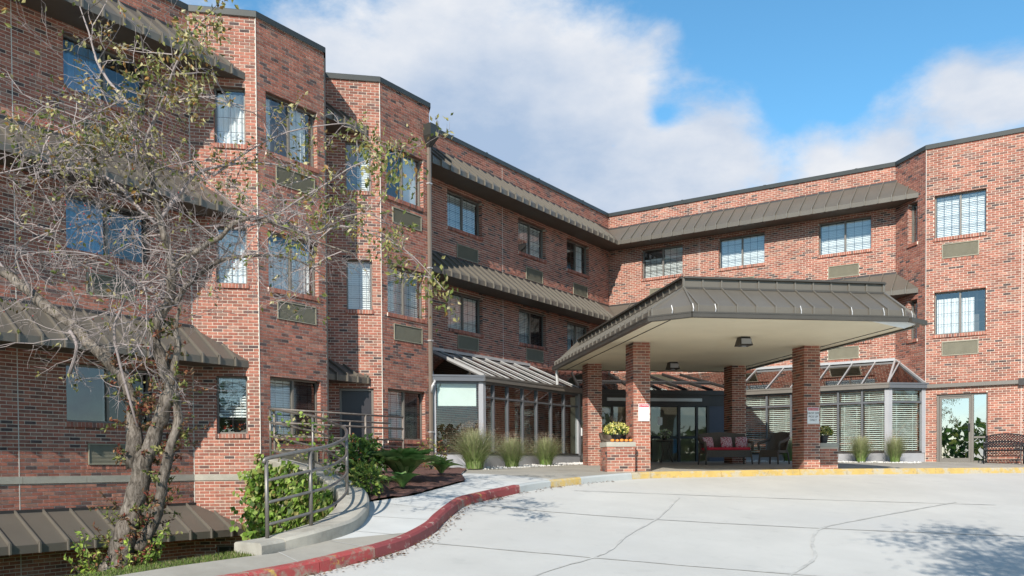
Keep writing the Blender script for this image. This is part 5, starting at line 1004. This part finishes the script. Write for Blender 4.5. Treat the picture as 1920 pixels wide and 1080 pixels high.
# grass on the bank and fallen leaves in the gutter
m = MB()
for _ in range(9000):
    y = random.uniform(-26.5, -23.25); x = np.interp(y, [-26.6, -24.92, -24.25, -23.4], [6.72, 6.97, 7.06, 7.26]) - abs(random.gauss(0, .42)); x = float(x)
    z = ground_h(x, y); a = random.uniform(0, 6.28); h = random.uniform(.02, .06); d = Vector((math.cos(a), math.sin(a), 0)) * .006; p = Vector((x, y, z - .01)); tn = pick([(.14, .22, .04), (.2, .26, .06), (.10, .16, .03), (.28, .25, .12)])
    m.add([p - d, p + d, p + Vector((random.gauss(0, .02), random.gauss(0, .02), h))], [(0, 1, 2)], tn)
m.build('grass', m_leaf, label='rough grass on the bank around the tree', cat='grass', kind='stuff')
m = MB()
for _ in range(520):
    j = random.randint(14, 84); p = KL[j].lerp(KL[min(j + 1, len(KL) - 1)], random.random()); q = offset([KL[j], KL[j + 1]], -abs(random.gauss(.03, .09)) - .02)[0]; q = Vector((q.x, q.y)) + (p - KL[j])
    leaf(m, Vector((q.x, q.y, slope(q.x, q.y) + random.uniform(.006, .03))), Vector((random.gauss(0, 1), random.gauss(0, 1), .1)), Vector((0, 0, 1)) + rv(.3), random.uniform(.03, .07), .025, pick([(.2, .10, .05), (.12, .07, .04), (.28, .17, .09)]))
m.build('fallen_leaves', m_leaf, label='dry brown leaves lying along the kerb gutter', cat='leaves', kind='stuff')

# ------------------------------------------------------------------ planters, pots, signs and seats
CM = can.matrix_basis.copy()
def cp_(p, q, z): return CM @ Vector((p, -q, z))
C43 = math.radians(43)
def planter(p0, p1, q0, q1, zt_, label):
    o = cp_((p0 + p1) / 2, (q0 + q1) / 2, 0); pl = tag(empty('brick_planter', (o.x, o.y, -.2), C43), label, 'planter', 'brick planters by the canopy columns'); w_, d_ = (p1 - p0) / 2, (q1 - q0) / 2
    m = MB(); m.box(-w_ + .008, w_ - .008, -d_ + .008, d_ - .008, -.15, zt_ - .11 + .2); m.build('mortar_core', m_mortar, pl)
    for (a, b, n_) in (((-w_, -d_), (w_, -d_), (0, -1)), ((w_, -d_), (w_, d_), (1, 0)), ((-w_, d_), (-w_, -d_), (-1, 0))):
        f = Facet.__new__(Facet); a, b = Vector(a), Vector(b); f.L = (b - a).length; f.fr = wall_frame(a - Vector(n_) * .007, b - a, n_); f.z0, f.z1, f.ops = -.12, zt_ - .115 + .2, []
        for bk in f.bricks(): one_brick(f.fr, bk, BC[rng.choice(len(BC), p=BW)] * rng.uniform(.85, 1.1), pl)
    m = MB(); m.box(-w_ - .012, w_ + .012, -d_ - .012, d_ + .012, zt_ - .11 + .2, zt_ + .2); m.build('cap', m_curbwall, pl); return pl
planter(-3.68, -3.0, 12.42, 13.02, .55, 'sunlit brick planter box beside the column at the canopy front, concrete cap'); planter(1.91, 2.44, 11.9, 12.42, .53, 'shaded brick planter box beside the column at the canopy front')
def mum(p, q, z, r, pal, label, stalks=False):
    o = cp_(p, q, z); f = tag(empty('potted_mum', (o.x, o.y, z), C43), label, 'potted plant'); m = MB(); m.lathe([(.085, 0), (.12, .16), (.13, .16), (.13, .185), (.11, .185)], 18); m.build('pot', m_pot, f, smooth=False); m = MB(); g = MB()
    for _ in range(420):
        v = rv(1).normalized(); 
        if v.z < -.25: continue
        pnt = Vector((v.x * r, v.y * r, .24 + (v.z + .1) * r * .72)) * 1.0
        for k in range(2):
            leaf(m if random.random() < .8 else g, pnt + rv(.012), v + rv(.7), v + rv(.3), .05, .045, pick(pal if random.random() < .85 else PAL_DK), .1)
    for _ in range(200): v = rv(1).normalized(); leaf(g, Vector((v.x * r * .85, v.y * r * .85, .2 + abs(v.z) * r * .5)), v, rv(1), .06, .04, pick(PAL_DK))
    m.build('flowers', m_leaf, f, kind='stuff'); g.build('leaves', m_leaf, f, kind='stuff')
    if stalks:
        s_ = MB()
        for _ in range(26): a = random.uniform(0, 6.28); s_.tube([(0, 0, .2), (.06 * math.cos(a), .06 * math.sin(a), .45), (.17 * math.cos(a), .17 * math.sin(a), random.uniform(.55, .66))], [.005, .004, .003], 4, True, (.06, .05, .04))
        s_.build('grass_spray', m_leaf, f, kind='stuff')
mum(-3.36, 12.72, .55, .26, [(.72, .68, .22), (.66, .6, .16), (.8, .76, .4)], 'pale yellow chrysanthemum in a black pot on the sunlit planter', True); mum(2.16, 12.2, .53, .2, [(.5, .46, .14), (.2, .26, .07), (.62, .56, .25)], 'yellow green chrysanthemum in a black pot on the shaded planter')
for i, (p, q, r) in enumerate(((-3.52, 12.93, .05), (-3.41, 12.95, .045), (-3.3, 12.94, .052), (-3.19, 12.94, .048), (-3.08, 12.92, .05))):
    o = cp_(p, q, .55); pk = tag(empty('pumpkin', (o.x, o.y, .55)), ('leftmost', 'second', 'middle', 'fourth', 'rightmost')[i] + ' small orange pumpkin in the row on the planter cap', 'pumpkin', 'pumpkins on the planter cap'); m = MB(); m.lathe([(r * .3, .004), (r * .85, r * .3), (r, r * .75), (r * .8, r * 1.25), (r * .25, r * 1.4)], 12); m.build('fruit', m_orange, pk, smooth=True); m = MB(); m.tube([(0, 0, r * 1.35), (.006, 0, r * 1.8)], .006, 5); m.build('stalk', m_bark, pk)
def text(body, size, loc, m_, parent):
    c = bpy.data.curves.new('lettering', 'FONT'); c.body = body; c.size = size; c.align_x = 'CENTER'; c.align_y = 'CENTER'; c.extrude = .0008; tmp = bpy.data.objects.new('tmp', c); COL.objects.link(tmp)
    bpy.context.view_layer.update(); me = bpy.data.meshes.new_from_object(tmp.evaluated_get(bpy.context.evaluated_depsgraph_get())); bpy.data.objects.remove(tmp); me.materials.clear(); me.materials.append(m_)
    o = link(bpy.data.objects.new('lettering', me), parent); o.location = loc; o.rotation_euler = (math.pi / 2, 0, 0); return o
def sign(p0, p1, q, z0, z1, lines, label):
    o = cp_((p0 + p1) / 2, q, (z0 + z1) / 2); s_ = tag(empty('parking_sign', o, C43), label, 'sign', 'parking signs on the columns'); w_, h_ = (p1 - p0) / 2, (z1 - z0) / 2
    m = MB(); m.box(-w_, w_, -.006, .0, -h_, h_); m.build('plate', m_signw, s_); m = MB(); m.box(-w_ * .9, w_ * .9, -.0085, -.0062, h_ * .62, h_ * .93); m.build('red_band', m_signr, s_)
    text('NO PARKING', h_ * .22, (0, -.0105, h_ * .775), m_signw, s_)
    for i, t in enumerate(lines): text(t, h_ * .34, (0, -.008, h_ * (.28 - .42 * i)), m_dark, s_)
sign(-2.83, -2.56, 12.732, 1.05, 1.46, [], 'white sign with a red NO PARKING band on the sunlit column'); sign(1.51, 1.82, 12.612, 1.0, 1.4, ['DROP OFF', 'PICK UP', 'ONLY'], 'white NO PARKING drop off sign on the shaded column')
# wicker seats under the canopy
def seat(name, p, q, rz, wd, label, cat, cush):
    o = cp_(p, q, 0); z0 = walk(o.x, o.y) + .005; s_ = tag(empty(name, (o.x, o.y, z0), C43 + rz), label, cat); h = wd / 2
    m = MB(); m.box(-h + .04, h - .04, -.26, .26, .32, .40); m.build('seat', m_wicker, s_)
    m = MB(); n_ = 12
    for i in range(n_):
        a0, a1 = -1 + 2 * i / n_, -1 + 2 * (i + 1) / n_; top = lambda a: .86 + .07 * (1 - a * a); dep = lambda a: .26 - .12 * a ** 4
        m.hexa([(a0 * h * .96, dep(a0) - .02, .4), (a1 * h * .96, dep(a1) - .02, .4), (a1 * h * .96, dep(a1) + .03, .4), (a0 * h * .96, dep(a0) + .03, .4), (a0 * h, dep(a0) + .12, top(a0)), (a1 * h, dep(a1) + .12, top(a1)), (a1 * h, dep(a1) + .17, top(a1)), (a0 * h, dep(a0) + .17, top(a0))])
    m.build('backrest', m_wicker, s_)
    for sx in (-1, 1):
        m = MB(); m.tube([(sx * (h - .02), -.27, .40), (sx * (h + .0), -.26, .60), (sx * (h + .0), .0, .65), (sx * (h - .03), .3, .74)], [.035, .045, .045, .04], 8); m.build('armrest', m_wicker, s_, smooth=True)
        for sy in (-.25, .27): m = MB(); m.tube([(sx * (h - .05), sy, .34), (sx * (h - .02), sy * 1.12, 0)], [.03, .022], 8); m.build('leg', m_wicker, s_, smooth=True)
    m = MB(); m.box(-h + .05, h - .05, -.262, -.22, .2, .33); m.build('apron', m_wicker, s_)
    if cush: m = MB(); m.box(-h + .06, h - .06, -.27, .2, .402, .48); c = m.build('cushion', m_redcush, s_); bv = c.modifiers.new('round', 'BEVEL'); bv.width = .03; bv.segments = 3
    return s_, z0
mP = mat('patterned_cushion', (.55, .4, .4), .8, var=.05, stains=[(26, .5, .53, (.35, .03, .06), .95)])
st_, z0 = seat('wicker_settee', .9, 9.0, .0, 1.42, 'brown wicker settee with a long red seat cushion under the canopy', 'settee', True)
for i, x in enumerate((-.45, .05, .45)):
    c = cp_(.9 + x, 9.12, 0); pw = tag(empty('throw_pillow', (c.x, c.y, z0 + .485), C43 + (.25, 0, -.3)[i]), ('tilted patterned pillow at the door end of the settee', 'upright patterned red and white pillow in the middle of the settee', 'leaning patterned pillow at the chair end of the settee')[i], 'pillow', 'pillows on the settee'); m = MB()
    n_ = 8
    for yy in (-1, 1):
        b = len(m.v)
        for u in range(n_ + 1):
            for v in range(n_ + 1): a, b2 = 2 * u / n_ - 1, 2 * v / n_ - 1; m.v.append((a * .17 * (1 - .06 * b2 * b2), .12 + (b2 + 1) * .05 + yy * .05 * (1 - a ** 4) * (1 - b2 ** 4), .15 + b2 * .15 * (1 - .06 * a * a)))
        m.f += [(b + u * 9 + v, b + u * 9 + v + 1, b + (u + 1) * 9 + v + 1, b + (u + 1) * 9 + v) for u in range(n_) for v in range(n_)]
    m.build('cover', mP, pw, smooth=True)
seat('wicker_armchair', 2.22, 9.3, -1.0, .66, 'brown wicker armchair beside the settee turned towards the driveway', 'armchair', False)
seat('wicker_armchair', -2.5, 9.6, .9, .62, 'dark wicker armchair behind the sunlit planter', 'armchair', True)
# side table with flowers by the doors
tb = tag(empty('side_table', (4.22, -4.35, walk(4.22, -4.35))), 'dark round side table in front of the glass doors', 'table'); m = MB(); m.lathe([(.26, .66), (.28, .67), (.28, .69), (.26, .70)], 20); m.build('table_top', m_wicker, tb)
for k in range(3): a = 2.1 * k + .4; m = MB(); m.tube([(.18 * math.cos(a), .18 * math.sin(a), .66), (.1 * math.cos(a), .1 * math.sin(a), .35), (.24 * math.cos(a), .24 * math.sin(a), 0)], .02, 7); m.build('leg', m_wicker, tb, smooth=True)
fl = tag(empty('flower_bowl', (4.22, -4.35, walk(4.22, -4.35) + .70)), 'bowl of white and lime flowers on the side table', 'flowers'); m = MB(); m.lathe([(.06, 0), (.1, .1), (.11, .1)], 14); m.build('bowl', m_pot, fl); m = MB()
for _ in range(160): v = rv(1).normalized(); leaf(m, Vector((v.x * .17, v.y * .17, .2 + v.z * .11)), v, rv(1), .06, .05, pick([(.7, .72, .5), (.45, .55, .2), (.75, .75, .65), (.1, .2, .05)]))
m.build('flowers', m_leaf, fl, kind='stuff')
# feather flag standing inside the doors
ff = tag(empty('feather_flag', tuple(vf(3.42, .03, -.75)), math.radians(45)), 'white and blue feather flag seen behind the glass doors', 'flag'); m = MB(); m.tube([(0, 0, 0), (0, 0, 1.1), (.05, 0, 1.5), (.16, 0, 1.72)], .01, 6); m.build('pole', m_alu, ff)
m = MB(); m.add([(0, -.003, .9), (.14, -.003, 1.0), (.17, -.003, 1.45), (.16, -.003, 1.72), (.05, -.003, 1.5), (0, -.003, 1.1)], [(0, 1, 2, 3, 4, 5)]); m.build('banner', m_signw, ff); m = MB(); m.add([(-.02, -.006, .35), (.12, -.006, .4), (.14, -.006, .98), (-.0, -.006, .88)], [(0, 1, 2, 3)]); m.build('blue_panel', m_bluecurtain, ff)
# woven metal bench by the side entrance
bx, by = 13.4, -1.62; bz = walk(bx, by) + .004; be = tag(empty('metal_bench', (bx, by, bz)), 'black woven metal bench against the brick wall by the side entrance', 'bench'); hb = .49
def lattice(m, P, nu, nv, wd):
    for i in range(-nv, nu):
        for sgn in (1, -1):
            pts = []
            for k in range(25):
                v = k / 24; u = (i + v * nv) / nu if sgn > 0 else (i + nv - v * nv) / nu
                if 0 <= u <= 1: pts.append(P(u, v))
            if len(pts) > 1: m.tube(pts, wd, 4, False)
m = MB(); top = lambda u: .50 + .30 * 1 + .07 * math.sin(math.pi * u); PB = lambda u, v: ((2 * u - 1) * hb, .16 + .10 * v, .50 + (top(u) - .50) * v); lattice(m, PB, 13, 5, .011)
m.tube([PB(u / 16, 1) for u in range(17)], .014, 6); m.tube([PB(u / 16, 0) for u in range(17)], .012, 6); m.build('backrest', m_black, be)
m = MB(); PS = lambda u, v: ((2 * u - 1) * hb, -.24 + .4 * v, .40 - .02 * math.sin(math.pi * v)); lattice(m, PS, 13, 5, .011); m.tube([PS(0, 0), PS(1, 0)], .014, 6); m.tube([PS(0, 1), PS(1, 1)], .012, 6); m.build('seat', m_black, be)
for sx in (-1, 1):
    m = MB(); m.tube([(sx * hb, .2, .56), (sx * hb, -.05, .60), (sx * hb, -.22, .58), (sx * hb, -.26, .5), (sx * hb, -.22, .40)], .017, 7); m.build('armrest', m_black, be, smooth=True)
    m = MB(); m.tube([(sx * hb, -.22, .41), (sx * hb, -.27, .2), (sx * hb, -.25, 0)], .018, 7); m.build('leg', m_black, be, smooth=True); m = MB(); m.tube([(sx * hb, .26, .86), (sx * hb, .16, .42), (sx * hb, .26, 0)], .017, 7); m.build('leg', m_black, be, smooth=True)
# entry keypad by the sunroom's end post and a gutter elbow at its far corner
m = MB(); m.box(1.955, 1.985, -5.70, -5.58, .95, 1.2); m.build('keypad', m_signw, bld)
m = MB(); m.tube([(1.02, -11.93, 2.32), (1.10, -12.0, 2.24), (1.06, -12.06, 2.12), (1.03, -12.06, 1.95)], .035, 8); m.build('gutter_elbow', m_alu, bld, smooth=True)
